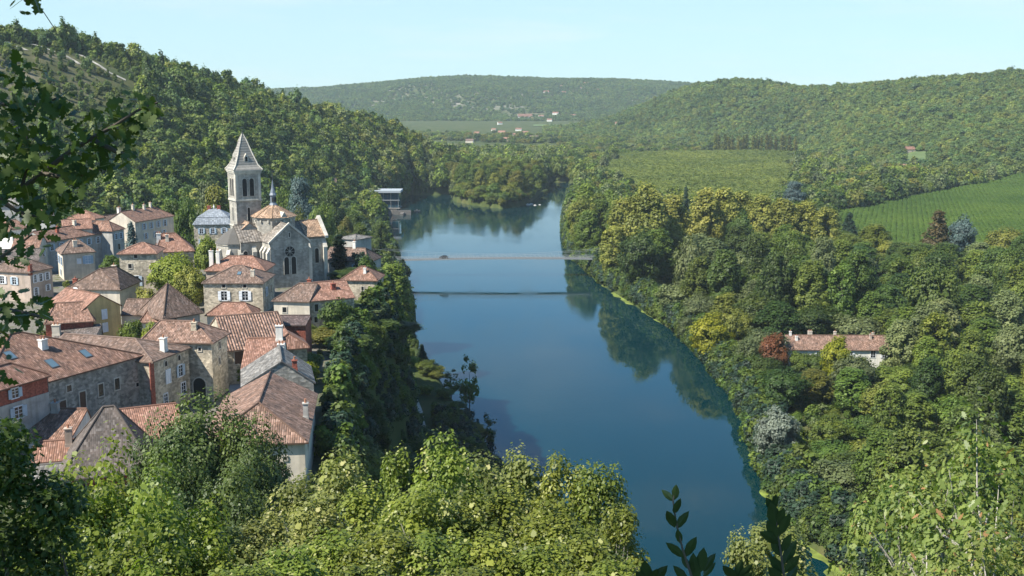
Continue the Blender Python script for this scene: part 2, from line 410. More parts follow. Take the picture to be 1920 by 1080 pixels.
w = MB(); w.face([(-260, -60, 0), (260, -60, 0), (260, 1500, 0), (-260, 1500, 0)])
wo = w.build('river', m); wo['kind'] = 'structure'

# ------------------------------------------------------------------ foliage meshes
def leaf_mesh(name, P, Nn, size, tint, tmpl, rng, mat):
    n, k = len(P), len(tmpl)
    Nn = Nn / np.maximum(np.linalg.norm(Nn, axis=1, keepdims=True), 1e-6)
    r = rng.normal(size=(n, 3)); t = np.cross(Nn, r); t /= np.maximum(np.linalg.norm(t, axis=1, keepdims=True), 1e-6)
    bb = np.cross(Nn, t)
    T = np.asarray(tmpl, float)
    V = P[:, None, :] + size[:, None, None] * (t[:, None, :] * T[None, :, 0, None] + bb[:, None, :] * T[None, :, 1, None])
    if T.shape[1] > 2: V = V + size[:, None, None] * Nn[:, None, :] * T[None, :, 2, None]
    me = bpy.data.meshes.new(name)
    me.vertices.add(n * k); me.vertices.foreach_set('co', V.astype(np.float32).ravel())
    me.loops.add(n * k); me.loops.foreach_set('vertex_index', np.arange(n * k, dtype=np.int32))
    me.polygons.add(n); me.polygons.foreach_set('loop_start', (np.arange(n) * k).astype(np.int32))
    at = me.attributes.new('tint', 'FLOAT', 'FACE'); at.data.foreach_set('value', np.clip(tint, 0, 1).astype(np.float32))
    me.update(calc_edges=True)
    if mat is not None: me.materials.append(mat)
    return me
QUAD = [(-.5, -.5), (.5, -.5), (.5, .5), (-.5, .5)]
OVAL = [(-.5, 0), (-.22, -.27), (.2, -.25), (.5, 0), (.2, .25), (-.22, .27)]
HEART = [(-.5, 0), (-.3, -.34), (.05, -.36), (.55, 0), (.05, .36), (-.3, .34)]
OAK = [(-.55, -.03), (-.42, -.10), (-.34, -.24), (-.20, -.12), (-.06, -.33), (.08, -.17), (.24, -.34), (.32, -.17), (.5, -.14),
       (.56, 0), (.5, .14), (.32, .17), (.24, .34), (.08, .17), (-.06, .33), (-.20, .12), (-.34, .24), (-.42, .10), (-.55, .03)]
LANCE = [(-.5, 0), (-.28, -.13), (.02, -.17), (.28, -.11), (.5, 0), (.28, .11), (.02, .17), (-.28, .13)]

CLUMP = 1.0
def clumps(shape, n, H, R, cb, rng):
    """clump centres (n,3) and radii (n,3) of a crown H high (ground to top) and R wide, its foliage starting at cb*H"""
    z0, hh = cb * H, (1 - cb) * H
    if shape == 'round':
        d = rng.normal(size=(n * 3, 3)); d /= np.linalg.norm(d, axis=1, keepdims=True); d = d[d[:, 2] > -.75][:n]
        r = rng.uniform(.35, 1, len(d)) ** .5 * .80
        wob_ = 1 + .22 * np.sin(3 * np.arctan2(d[:, 1], d[:, 0]) + rng.uniform(0, 6)) + rng.normal(size=len(d)) * .06
        c = d * (r * wob_)[:, None] * np.array([R, R, hh * .5]); c[:, 2] += z0 + hh * .5
        cr = rng.uniform(.20, .36, len(d)) * R; rad = np.stack([cr, cr, cr * .8], -1)
    elif shape == 'tall':
        z = rng.uniform(.05, .95, n); pr = np.clip(np.sin(np.pi * np.clip(z * .86 + .12, 0, 1)), .1, 1) ** .7
        a = rng.uniform(0, 6.283, n); r = rng.uniform(.4, 1, n) ** .5 * .8 * pr * R * (1 + .2 * np.sin(2 * a + z * 5))
        c = np.stack([r * np.cos(a), r * np.sin(a), z0 + z * hh], -1)
        cr = rng.uniform(.18, .33, n) * R; rad = np.stack([cr, cr, cr * .95], -1)
    elif shape == 'column':
        z = rng.uniform(.03, .97, n); pr = np.clip(np.sin(np.pi * np.clip(z * .8 + .17, 0, 1)), .05, 1) ** .8
        a = rng.uniform(0, 6.283, n); r = rng.uniform(.2, .8, n) * pr * R
        c = np.stack([r * np.cos(a), r * np.sin(a), z0 + z * hh], -1)
        cr = rng.uniform(.3, .5, n) * R * (.4 + .6 * pr); rad = np.stack([cr, cr, cr * 1.8], -1)
    elif shape == 'cone':
        z = rng.uniform(0, 1, n) ** 1.4 * .97; a = rng.uniform(0, 6.283, n); r = rng.uniform(.55, 1, n) * (1 - z) ** .9 * R
        c = np.stack([r * np.cos(a), r * np.sin(a), z0 + z * hh - .15 * r], -1)
        cr = rng.uniform(.18, .30, n) * R * (.35 + .65 * (1 - z)) + .04 * R; rad = np.stack([cr * 1.15, cr * 1.15, cr * .95], -1)
    elif shape == 'layer':
        lv = rng.integers(0, 6, n); z = (lv + .5) / 6 + rng.normal(size=n) * .015; a = rng.uniform(0, 6.283, n)
        r = rng.uniform(.15, 1, n) ** .6 * R * np.clip(1.05 - z * .8, .15, 1)
        c = np.stack([r * np.cos(a), r * np.sin(a), z0 + z * hh], -1)
        cr = rng.uniform(.2, .34, n) * R; c[:, 2] += rng.normal(size=n) * .04 * hh; rad = np.stack([cr, cr, cr * .42], -1)
    elif shape == 'weep':
        d = rng.normal(size=(n * 3, 3)); d /= np.linalg.norm(d, axis=1, keepdims=True); d = d[d[:, 2] > -.1][:n]
        c = d * np.array([R * .75, R * .75, hh * .62]); c[:, 2] += z0 + hh * .22
        cr = rng.uniform(.18, .28, len(d)) * R; rad = np.stack([cr * .8, cr * .8, cr * 2.1], -1)
    return c, rad
def crown_mesh(name, shape, H, R, cb, n, per, leaf, seed, tmpl=QUAD, mat=None, up=.45):
    rng = np.random.default_rng(seed)
    c, rad = clumps(shape, n, H, R, cb, rng); n = len(c); rad = rad * CLUMP
    k = np.repeat(np.arange(n), per)
    d = rng.normal(size=(len(k), 3)); d /= np.linalg.norm(d, axis=1, keepdims=True)
    rr = rng.uniform(.25, 1, len(k)) ** .45
    P = c[k] + d * rad[k] * rr[:, None] + rng.normal(size=(len(k), 3)) * leaf * .7
    mid = np.array([0, 0, H * (cb + (1 - cb) * .45)]); out = P - mid; out /= np.maximum(np.linalg.norm(out, axis=1, keepdims=True), 1e-6)
    nn = d * .75 + out * .75 + np.array([0, 0, up]) + rng.normal(size=P.shape) * .42
    ti = .5 + (rng.normal(size=n) * .2)[k] + rng.normal(size=len(k)) * .16
    size = leaf * np.exp(rng.normal(size=len(k)) * .28)
    return leaf_mesh(name, P, nn, size, ti, tmpl, rng, mat), c
def trunk_mesh(name, H, cs, r0, mat, seed, nl=12, top=.72):
    rng = random.Random(seed); mb = MB()
    pts = [Vector((0, 0, -1.5))]
    for k in range(1, 7):
        z = H * top * k / 6
        pts.append(Vector((rng.uniform(-1, 1) * .02 * H * k / 6, rng.uniform(-1, 1) * .02 * H * k / 6, z)))
    mb.tube(pts, [r0 * 1.15] + [r0 * (1 - .82 * k / 6) for k in range(1, 7)], 7)
    idx = list(range(len(cs))); rng.shuffle(idx)
    for i in idx[:nl]:
        c = Vector(cs[i]); zt = max(H * .12, min(H * top * .95, c.z - .45 * math.hypot(c.x, c.y)))
        f = zt / (H * top) * 6; k = min(5, int(f)); p0 = pts[k + 1 if k + 1 < 7 else 6].lerp(pts[k], 1 - (f - k)) if k > 0 else Vector((0, 0, zt))
        p0 = Vector((p0.x, p0.y, zt))
        mid = p0.lerp(c, .5) + Vector((rng.uniform(-1, 1), rng.uniform(-1, 1), -.6)) * .04 * H
        ra = r0 * .42 * (1 - .6 * zt / H)
        mb.tube([p0, p0.lerp(mid, .5) + Vector((0, 0, -.01 * H)), mid, c.lerp(mid, .4), c], [ra, ra * .8, ra * .6, ra * .4, ra * .15], 5)
    me_o = mb
    me = bpy.data.meshes.new(name); me.from_pydata(mb.v, [], mb.f); me.materials.append(mat); me.update()
    return me
MODELS = {}
def model(key, shape, H, R, cb, n, per, leaf, seed, bark=None, r0=None, tmpl=QUAD, nl=10, up=.45):
    cm, cs = crown_mesh('crown ' + key, shape, H, R, cb, n, per, leaf, seed, tmpl, FOL['mid'], up)
    tm = trunk_mesh('trunk ' + key, H, cs, r0 or H * .018, bark or BARK, seed, nl)
    MODELS.setdefault(key.split('/')[0], []).append((cm, tm, H, R))
for s in range(3): model('round/%d' % s, 'round', 16, 6.4, .07, 75, 170, .36, 10 + s, up=.3)
for s in range(3): model('tall/%d' % s, 'tall', 24, 6.2, .05, 110, 150, .38, 20 + s, up=.3)
for s in range(2): model('bush/%d' % s, 'round', 5, 3.2, .0, 40, 110, .26, 30 + s, r0=.12)
for s in range(2): model('poplar/%d' % s, 'column', 24, 2.3, .06, 60, 60, .45, 40 + s)
model('cypress/0', 'column', 14, 1.4, .0, 60, 70, .26, 50)
for s in range(2): model('conifer/%d' % s, 'cone', 16, 4.2, .05, 150, 70, .27, 55 + s, nl=0)
model('cedar/0', 'layer', 15, 7, .15, 110, 110, .27, 60, nl=16)
model('willow/0', 'weep', 12, 6, .02, 70, 90, .32, 65)
model('thin/0', 'tall', 12, 3.0, .25, 26, 40, .34, 70, nl=14)
def plant(name, kind, x, y, h, r, label, group=None, fol='mid', cat='tree', z=None, k=None, rz=None):
    lst = MODELS[kind]; cm, tm, H, R = lst[(random.randrange(len(lst)) if k is None else k) % len(lst)]
    root = empty(name, (x, y, gz(x, y) if z is None else z), random.uniform(0, 6.28) if rz is None else rz, (r / R, r / R, h / H))
    tag(root, label, cat, group)
    link_mesh('crown', cm, root, FOL[fol]); link_mesh('trunk', tm, root)
    return root

# ------------------------------------------------------------------ far-off woods: single objects scattered with geometry nodes
PROTO = bpy.data.collections.new('wood_models')
WOOD = {}
FOL['wood1'] = foliage('wood fresh green', (.128, .178, .042)); FOL['wood2'] = foliage('wood yellow green', (.172, .200, .044)); FOL['wood3'] = foliage('wood cool green', (.102, .156, .050))
FOL['vine'] = foliage('vine leaf', (.105, .175, .028), hue=.006, val=.1); FOL['orchard'] = foliage('orchard leaf', (.135, .168, .032), hue=.006, val=.08)
def wood_model(key, shape, H, R, n, per, leaf, seed, mat):
    cm, _ = crown_mesh('wood ' + key, shape, H, R, .02, n, per, leaf, seed, QUAD, mat)
    c = WOOD.get(key.split('/')[0])
    if c is None: c = WOOD[key.split('/')[0]] = bpy.data.collections.new('models ' + key.split('/')[0])
    c.objects.link(bpy.data.objects.new('wood_tree_%s' % key.replace('/', '_'), cm))
sd = 100
for grp, mats in (('hill', ['wood1', 'mid', 'light', 'wood2', 'wood3', 'dark', 'wood1', 'light']), ('right', ['wood1', 'wood2', 'wood1', 'wood3']),
                  ('far', ['wood1', 'wood1', 'wood3']), ('plant', ['orchard']), ('low', ['mid', 'dark', 'light', 'olive', 'grey']), ('cliff', ['dark', 'mid', 'fir']), ('vine', ['vine'])):  # cliff mix uses darker leaves in place of deep cliff shade
    for i, mm in enumerate(mats):
        shp = 'cone' if (grp == 'hill' and i == 5) else ('tall' if i % 3 == 1 else 'round')
        wood_model('%s/%d' % (grp, i), shp, 10, 4.2 if shp == 'round' else (3.8 if shp == 'tall' else 2.6), 34, 32, .72, sd, FOL[mm]); sd += 1
def scatter(name, pts, scl, grp, label=None):
    """pts (n,3), scl (n,3): one stuff object holding many trees"""
    n = len(pts)
    me = bpy.data.meshes.new(name); me.vertices.add(n); me.vertices.foreach_set('co', np.asarray(pts, np.float32).ravel())
    rng = np.random.default_rng(n)
    a = me.attributes.new('scl', 'FLOAT_VECTOR', 'POINT'); a.data.foreach_set('vector', np.asarray(scl, np.float32).ravel())
    rot = np.zeros((n, 3), np.float32); rot[:, 2] = rng.uniform(0, 6.28, n)
    a = me.attributes.new('rot', 'FLOAT_VECTOR', 'POINT'); a.data.foreach_set('vector', rot.ravel())
    o = bpy.data.objects.new(name, me); COL.objects.link(o); o['kind'] = 'stuff'
    if label: o['label'] = label; o['category'] = 'wood'
    ng = bpy.data.node_groups.new('scatter ' + name, 'GeometryNodeTree')
    ng.interface.new_socket('Geometry', in_out='INPUT', socket_type='NodeSocketGeometry')
    ng.interface.new_socket('Geometry', in_out='OUTPUT', socket_type='NodeSocketGeometry')
    gi, go = ng.nodes.new('NodeGroupInput'), ng.nodes.new('NodeGroupOutput')
    ci = ng.nodes.new('GeometryNodeCollectionInfo'); ci.inputs[0].default_value = WOOD[grp]
    ci.inputs['Separate Children'].default_value = True; ci.inputs['Reset Children'].default_value = True
    ip = ng.nodes.new('GeometryNodeInstanceOnPoints'); ip.inputs['Pick Instance'].default_value = True
    def named(nm):
        q = ng.nodes.new('GeometryNodeInputNamedAttribute'); q.data_type = 'FLOAT_VECTOR'; q.inputs[0].default_value = nm
        return q.outputs[0]
    L = ng.links.new
    L(gi.outputs[0], ip.inputs['Points']); L(ci.outputs[0], ip.inputs['Instance']); L(named('rot'), ip.inputs['Rotation']); L(named('scl'), ip.inputs['Scale'])
    rv = ng.nodes.new('FunctionNodeRandomValue'); rv.data_type = 'INT'
    rv.inputs[4].default_value = 0; rv.inputs[5].default_value = 40
    L(rv.outputs[2], ip.inputs['Instance Index']); L(ip.outputs[0], go.inputs[0])
    o.modifiers.new('scatter', 'NODES').node_group = ng
    return o
def jitter_grid(x0, x1, y0, y1, s, seed):
    rng = np.random.default_rng(seed)
    X, Y = np.meshgrid(np.arange(x0, x1, s), np.arange(y0, y1, s))
    X = X + rng.uniform(-.48, .48, X.shape) * s + (np.arange(X.shape[0])[:, None] % 2) * s * .5; Y = Y + rng.uniform(-.48, .48, Y.shape) * s
    return X.ravel(), Y.ravel(), rng
def pxof(x, y, z):
    dep = y * ct - (z - CAMZ) * st
    return 960 + F * x / dep, 540 - F * (y * st + (z - CAMZ) * ct) / dep
def inpoly(px, py, poly):
    px, py = np.asarray(px, float), np.asarray(py, float); r = np.zeros(px.shape, bool); j = len(poly) - 1
    for i in range(len(poly)):
        (xi, yi), (xj, yj) = poly[i], poly[j]
        r ^= ((yi > py) != (yj > py)) & (px < (xj - xi) * (py - yi) / (yj - yi + 1e-9) + xi); j = i
    return r
# open ground seen in the picture, as outlines of real ground patches
VINE = [at_z(*q, 8) for q in ((1545, 398), (1640, 455), (1760, 470), (2100, 470), (2100, 322), (1920, 338), (1860, 345), (1750, 362), (1650, 380))]
VINEP = [(p.x, p.y) for p in VINE]
PLANT = [at_z(*q, 8) for q in ((1215, 372), (1120, 325), (1165, 292), (1330, 288), (1480, 290), (1490, 330), (1465, 385), (1380, 400))]
PLANTP = [(p.x, p.y) for p in PLANT]
MEADOW = [hit(*q) for q in ((790, 262), (830, 268), (880, 290), (870, 296), (830, 284), (795, 274))]
MEADP = [(p.x, p.y) for p in MEADOW]
CLEAR = [hit(*q) for q in ((1690, 285), (1735, 285), (1745, 305), (1700, 318))]
CLEARP = [(p.x, p.y) for p in CLEAR]

# pale rocky tracks on the left hill
TRACKS = [[hit(*q, 300) for q in line] for line in (((60, 84), (95, 96), (120, 104), (150, 122)), ((150, 104), (165, 112), (185, 124), (205, 138), (236, 152)), ((10, 80), (30, 88), (50, 96)), ((270, 178), (300, 190), (330, 206)))]
def track_gap(X, Y):
    d = np.full(X.shape, 1e9)
    for line in TRACKS:
        for a, b_ in zip(line[:-1], line[1:]):
            ax, ay, bx, by = a.x, a.y, b_.x, b_.y; L2 = (bx - ax) ** 2 + (by - ay) ** 2
            t = np.clip(((X - ax) * (bx - ax) + (Y - ay) * (by - ay)) / L2, 0, 1); d = np.minimum(d, np.hypot(X - ax - t * (bx - ax), Y - ay - t * (by - ay)))
    return d
# left hill
X, Y, rng = jitter_grid(-640, 40, 320, 1110, 4.7, 1); Z = ground(X, Y); px, py = pxof(X, Y, Z)
db, dr = np.interp(960 + F * X / Y, LPX, LDB), np.interp(960 + F * X / Y, LPX, LDR)
k = (px > -90) & (px < 880) & (Y > db - 8) & (Y < dr + 45) & (X < xl(Y) - 12) & ~inpoly(X, Y, MEADP)
bare = (px < 270) & (Y > dr - 175 + px * .1) & (Y < dr - 12)
k &= (track_gap(X, Y) > 5) & ~(bare & (rng.uniform(size=len(X)) < .3)) & ~((wob(X, Y, 38) > 1.5) & (rng.uniform(size=len(X)) < .8))
sc = np.exp(rng.normal(size=len(X)) * .24) * .76 * np.where(bare, rng.uniform(.25, .6, len(X)), 1); sz = sc * rng.uniform(.8, 1.35, len(X))
scatter('hillside_wood', np.stack([X, Y, Z - .3], -1)[k], np.stack([sc, sc, sz], -1)[k], 'hill', 'dense mixed green wood covering the steep hill behind the village')
# right hill
X, Y, rng = jitter_grid(20, 1250, 880, 2330, 6.6, 2); Z = ground(X, Y); px, py = pxof(X, Y, Z); ppx = 960 + F * X / Y
db, dr = np.interp(ppx, RPX, RDB), np.interp(ppx, RPX, RDR)
k = (px > 1020) & (px < 2030) & (Y > db - 40) & (Y < dr + 60) & ~inpoly(X, Y, CLEARP) & ~inpoly(X, Y, VINEP) & ~inpoly(X, Y, PLANTP) & ~((px > 1325) & (px < 1500) & (Y < 1500)) & ~((wob(X, Y, 52) > 1.45) & (rng.uniform(size=len(X)) < .75))
sc = np.exp(rng.normal(size=len(X)) * .2) * .95; sz = sc * rng.uniform(.6, .85, len(X))
scatter('distant_wood', np.stack([X, Y, Z - .5], -1)[k], np.stack([sc, sc, sz], -1)[k], 'right', 'green wood covering the long hill on the far side of the valley')
# far hill
X, Y, rng = jitter_grid(-1100, 1250, 2850, 4080, 10.5, 3); Z = ground(X, Y); px, py = pxof(X, Y, Z)
dens = np.clip((Y - 3300) / 500, .0, 1) * .45 + .62 + .25 * wob(X, Y, 120) + np.clip((px - 1050) / 200, 0, .4)
k = (px > 440) & (px < 1420) & (rng.uniform(size=len(X)) < dens)
sc = rng.uniform(.9, 1.6, len(X)); sz = sc * rng.uniform(.45, .7, len(X))
scatter('far_wood', np.stack([X, Y, Z - .5], -1)[k], np.stack([sc, sc, sz], -1)[k], 'far', 'hazy wood with pale bare rock on the farthest ridge')
# valley floor beyond the river bend
X, Y, rng = jitter_grid(-330, 760, 640, 2950, 9.5, 4); Z = ground(X, Y); px, py = pxof(X, Y, Z); ppx = 960 + F * X / Y
lb, rb = np.interp(ppx, LPX, LDB), np.interp(ppx, RPX, RDB)
strip = np.sin(Y / 95 + X / 700) + .5 * np.sin(X / 80 + Y / 300) + .35 * wob(X, Y, 40)
riv = (X > xl(Y) - 4) & (X < xr(Y) + 3 + 4 * (Y > 780)) & (Y < 1320)
k = (px > 640) & (px < 2000) & ~riv & ~inpoly(X, Y, VINEP) & ~inpoly(X, Y, PLANTP) & ~inpoly(X, Y, MEADP) & (Y < rb + 30) & ((Y > lb) | (px > 880) | (X < xl(Y) - 4))
k &= (Z > 1.5)
near = (Y < 1330) & ((X > 0) | (Y > 700))
k &= np.where(near, True, (strip > -.75) & (rng.uniform(size=len(X)) < .85))
k &= ~((px > 880) & (px < 1110) & (py > 238) & (py < 265) & (rng.uniform(size=len(X)) < .8))
k &= ~((px > 1040) & (px < 1240) & (py > 243) & (py < 256) & (Y > 1350))
k &= (Y > 640)
k &= ~((px > 1315) & (px < 1505) & (Y > 1250) & (Y < 1510))
sc = rng.uniform(.8, 1.5, len(X)); sz = sc * rng.uniform(.8, 1.2, len(X)) * np.where(Y > 1300, .65, 1)
scatter('valley_wood', np.stack([X, Y, Z - .3], -1)[k], np.stack([sc, sc, sz], -1)[k], 'low', 'mixed riverside wood and hedgerows on the flat valley floor')
# plantation
X, Y, rng = jitter_grid(50, 420, 760, 1500, 5.0, 5); Z = ground(X, Y)
k = inpoly(X + 9 * np.sin(Y / 23), Y + 14 * np.sin(X / 17) + 6 * np.sin(X / 5), PLANTP)
sc = rng.uniform(.78, .95, len(X)); sz = rng.uniform(.62, .72, len(X))
scatter('tree_plantation', np.stack([X, Y, Z - .2], -1)[k], np.stack([sc, sc, sz], -1)[k], 'plant', 'even yellow green plantation of trees beyond the right bank')

# ------------------------------------------------------------------ building materials
ROOF = dict(
    pink=tile_roof('roof tile pink red', (.215, .113, .072)),
    brown=tile_roof('roof tile brown', (.16, .10, .07), var=.34),
    dull=tile_roof('roof tile dull brown', (.105, .082, .068), var=.25, pale=.10, rib=.2, row=.3, bump=.01, groove=.15),
    orange=tile_roof('roof tile orange', (.235, .118, .076), var=.3, stain=.35),
    old=tile_roof('roof tile old mottled', (.205, .115, .075), var=.5, pale=.5),
    ribbed=tile_roof('roof tile deep ribbed', (.24, .14, .095), rib=.42, var=.45, bump=.2),
    dark=tile_roof('roof tile dark', (.10, .065, .055), var=.3, pale=.05),
    grey=tile_roof('roof stone slab grey', (.17, .155, .135), rib=.5, row=.3, bump=.05),
    lauze=tile_roof('church roof stone', (.21, .175, .14), rib=.6, row=.35, bump=.07, pale=.3),
    tan=tile_roof('church tile tan', (.33, .21, .13), rib=.4, row=.35, var=.35, bump=.06),
    slate=tile_roof('slate blue grey', (.19, .21, .23), rib=.5, row=.3, var=.15, stain=.2, pale=.05, bump=.02),
)
WALL = dict(
    stone=stone_wall('wall rubble stone', (.54, .465, .355)),
    grey=stone_wall('wall grey stone', (.36, .34, .30)),
    pale=stone_wall('wall pale render', (.62, .55, .45), block=.6, contrast=.06, stain=.22),
    white=stone_wall('wall white render', (.74, .72, .67), block=.6, contrast=.03, stain=.15),
    pink=stone_wall('wall pinkish render', (.50, .40, .33), block=.7, contrast=.06, stain=.25),
    yellow=stone_wall('wall ochre render', (.56, .42, .19), block=.5, contrast=.05, stain=.2),
    brick=stone_wall('wall red brick', (.33, .095, .06), block=4, contrast=.3, stain=.3),
    church=stone_wall('church limestone', (.43, .40, .345), block=1.7, contrast=.2, stain=.4),
    dull=stone_wall('wall dull render', (.43, .415, .385), block=.6, contrast=.06, stain=.3),
)
TRIM = plain('window stone trim', (.52, .47, .39), .9)
WHITE = plain('white paint', (.72, .73, .74), .6, var=.05)
BLUE = plain('pale blue paint', (.30, .42, .55), .6, var=.05)
SKYB = plain('blue grey paint', (.42, .50, .56), .6, var=.05)
WOOD_B = plain('brown wood', (.10, .05, .03), .7)
DISH = plain('dish grey white', (.7, .7, .69), .5, var=.03)
IRON = plain('dark iron', (.05, .05, .055), .5)
CONC = plain('concrete', (.36, .34, .31), .9)
POT = plain('clay pot', (.35, .16, .09), .85)
LEADM = plain('lead spire', (.16, .185, .22), .5, var=.1)
m, nt, b = new_mat('dark window glass'); b.inputs['Base Color'].default_value = (.012, .014, .017, 1); b.inputs['Roughness'].default_value = .12
GLASS = m
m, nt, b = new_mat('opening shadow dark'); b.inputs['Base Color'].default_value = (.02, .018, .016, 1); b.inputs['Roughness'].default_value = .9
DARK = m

def roof_mesh(mb, W, D, hE, A, B, rise, o=.35, th=.17, lift=.14):
    """hip or gable roof on a W x D plan with the ridge from A to B (fractions); returns gable sides"""
    a, bq = Vector((A[0] * W, A[1] * D, hE + rise)), Vector((B[0] * W, B[1] * D, hE + rise))
    alongx = abs(B[0] - A[0]) * W >= abs(B[1] - A[1]) * D
    gab = []
    c = [Vector((0, 0, hE)), Vector((W, 0, hE)), Vector((W, D, hE)), Vector((0, D, hE))]
    if alongx: fac = [('F', [c[0], c[1], bq, a]), ('R', [c[1], c[2], bq]), ('B', [c[2], c[3], a, bq]), ('L', [c[3], c[0], a])]
    else: fac = [('F', [c[0], c[1], a]), ('R', [c[1], c[2], bq, a]), ('B', [c[2], c[3], bq]), ('L', [c[3], c[0], a, bq])]
    nrm = {'F': Vector((0, -1, 0)), 'R': Vector((1, 0, 0)), 'B': Vector((0, 1, 0)), 'L': Vector((-1, 0, 0))}
    edge = {'F': A[1] if alongx else A[1], 'R': 1 - B[0], 'B': 1 - B[1], 'L': A[0]}
    isg = {f: (len(p) == 3 and edge[f] < 1e-4) for f, p in fac}
    for f, p in fac:
        if isg[f]: gab.append(f); continue
        e0, e1 = p[0], p[1]; top = p[2:]
        n = nrm[f]; run = max(.3, abs((top[0] - e0).dot(-n)))
        sl = rise / run
        u = (e1 - e0).normalized()
        prv, nxt = {'F': 'LR', 'R': 'FB', 'B': 'RL', 'L': 'BF'}[f]
        o0 = .12 if isg[prv] else o; o1 = .12 if isg[nxt] else o
        q0 = e0 + n * o - u * o0 - Vector((0, 0, sl * o)); q1 = e1 + n * o + u * o1 - Vector((0, 0, sl * o))
        tp = [Vector(t) for t in top]
        if isg[nxt] and len(tp) == 2: tp[0] = tp[0] + u * .12
        if isg[prv] and len(tp) == 2: tp[1] = tp[1] - u * .12
        pts = [q + Vector((0, 0, lift)) for q in [q0, q1] + tp]
        fn = (pts[1] - pts[0]).cross(pts[2] - pts[0]).normalized()
        vd = fn.cross(u)
        uv = [((q - pts[0]).dot(u), (q - pts[0]).dot(vd)) for q in pts]
        low = [q - Vector((0, 0, th)) for q in pts]
        mb.face(pts, uv); mb.face(low[::-1])
        for k in range(len(pts)):
            k2 = (k + 1) % len(pts); mb.face([low[k], low[k2], pts[k2], pts[k]])
    zl = Vector((0, 0, lift + .03))
    if (bq - a).length > .3: mb.tube([a + zl, bq + zl], .13, 6)
    hips = {'L': (0, 3, a), 'R': (1, 2, bq)} if alongx else {'F': (0, 1, a), 'B': (2, 3, bq)}
    for f, (i, j, t) in hips.items():
        if not isg[f]:
            for k in (i, j):
                mb.tube([c[k] + zl + (c[k] - t).normalized() * .2, t + zl], .12, 6)
    return gab
FACES = {'F': ((0, 0), (1, 0), (0, -1)), 'R': ((1, 0), (0, 1), (1, 0)), 'B': ((1, 1), (-1, 0), (0, 1)), 'L': ((0, 1), (0, -1), (-1, 0))}
def arch_pts(w, h, n=8):
    r = w / 2; p = [(-r, 0), (r, 0)]
    for k in range(n + 1):
        t = math.pi * k / n; p.append((r * math.cos(t), h - r + r * math.sin(t)))
    return p
def add_window(root, o, u, n, w, h, style='plain', shut=None, trim=None, name='window', light=None):
    """o: sill centre on the wall; u along the wall; n outward"""
    trim = trim or TRIM; mb = MB(); t = .14
    if style == 'arch':
        pts = arch_pts(w, h)
        out = arch_pts(w + 2 * t, h + t)
        P = lambda p, k: Vector(o) + Vector(u) * p[0] + Vector((0, 0, p[1])) + Vector(n) * k
        m_ = len(pts)
        for k in range(1, m_ + 0):
            k2 = (k + 1) % m_
            q = [P(pts[k], .10), P(out[k], .10), P(out[k2], .10), P(pts[k2], .10)]
            mb.prism(q, Vector(n) * -.12)
        f = mb.build(name, trim, root)
        pm = MB(); pm.prism([P(p, .03) for p in pts], Vector(n) * -.06); pm.build('pane', DARK if light is None else light, f)
        return f
    for (a, b_, z0, z1) in ((-w / 2 - t, -w / 2, -t, h + t), (w / 2, w / 2 + t, -t, h + t), (-w / 2, w / 2, h, h + t), (-w / 2 - t * .0, w / 2, -t, 0)):
        mb.fbox(o, u, n, a, b_, z0, z1, -.02, .09)
    if style in ('cross', 'shut'):
        mb.fbox(o, u, n, -.035, .035, 0, h, .03, .06); mb.fbox(o, u, n, -w / 2, -.036, h * .36, h * .36 + .05, .03, .058)
        mb.fbox(o, u, n, .036, w / 2, h * .36, h * .36 + .05, .03, .058); mb.fbox(o, u, n, -w / 2, -.036, h * .7, h * .7 + .05, .03, .058); mb.fbox(o, u, n, .036, w / 2, h * .7, h * .7 + .05, .03, .058)
    f = mb.build(name, WHITE if style in ('cross', 'shut') else trim, root)
    pm = MB(); pm.fbox(o, u, n, -w / 2, w / 2, 0, h, -.03, .03)
    pm.build('pane' if name == 'window' else 'panel', light or GLASS, f)
    if shut:
        for s in (-1, 1):
            sm_ = MB(); c = s * (w / 2 + .03 + w * .27)
            sm_.fbox(o, u, n, c - w * .27, c + w * .27, -.03, h + .03, .095, .14)
            for k in (.1, .46, .82): sm_.fbox(o, u, n, c - w * .25, c + w * .25, h * k, h * k + .09, .14, .16)
            sm_.build('shutter', shut, f)
    return f
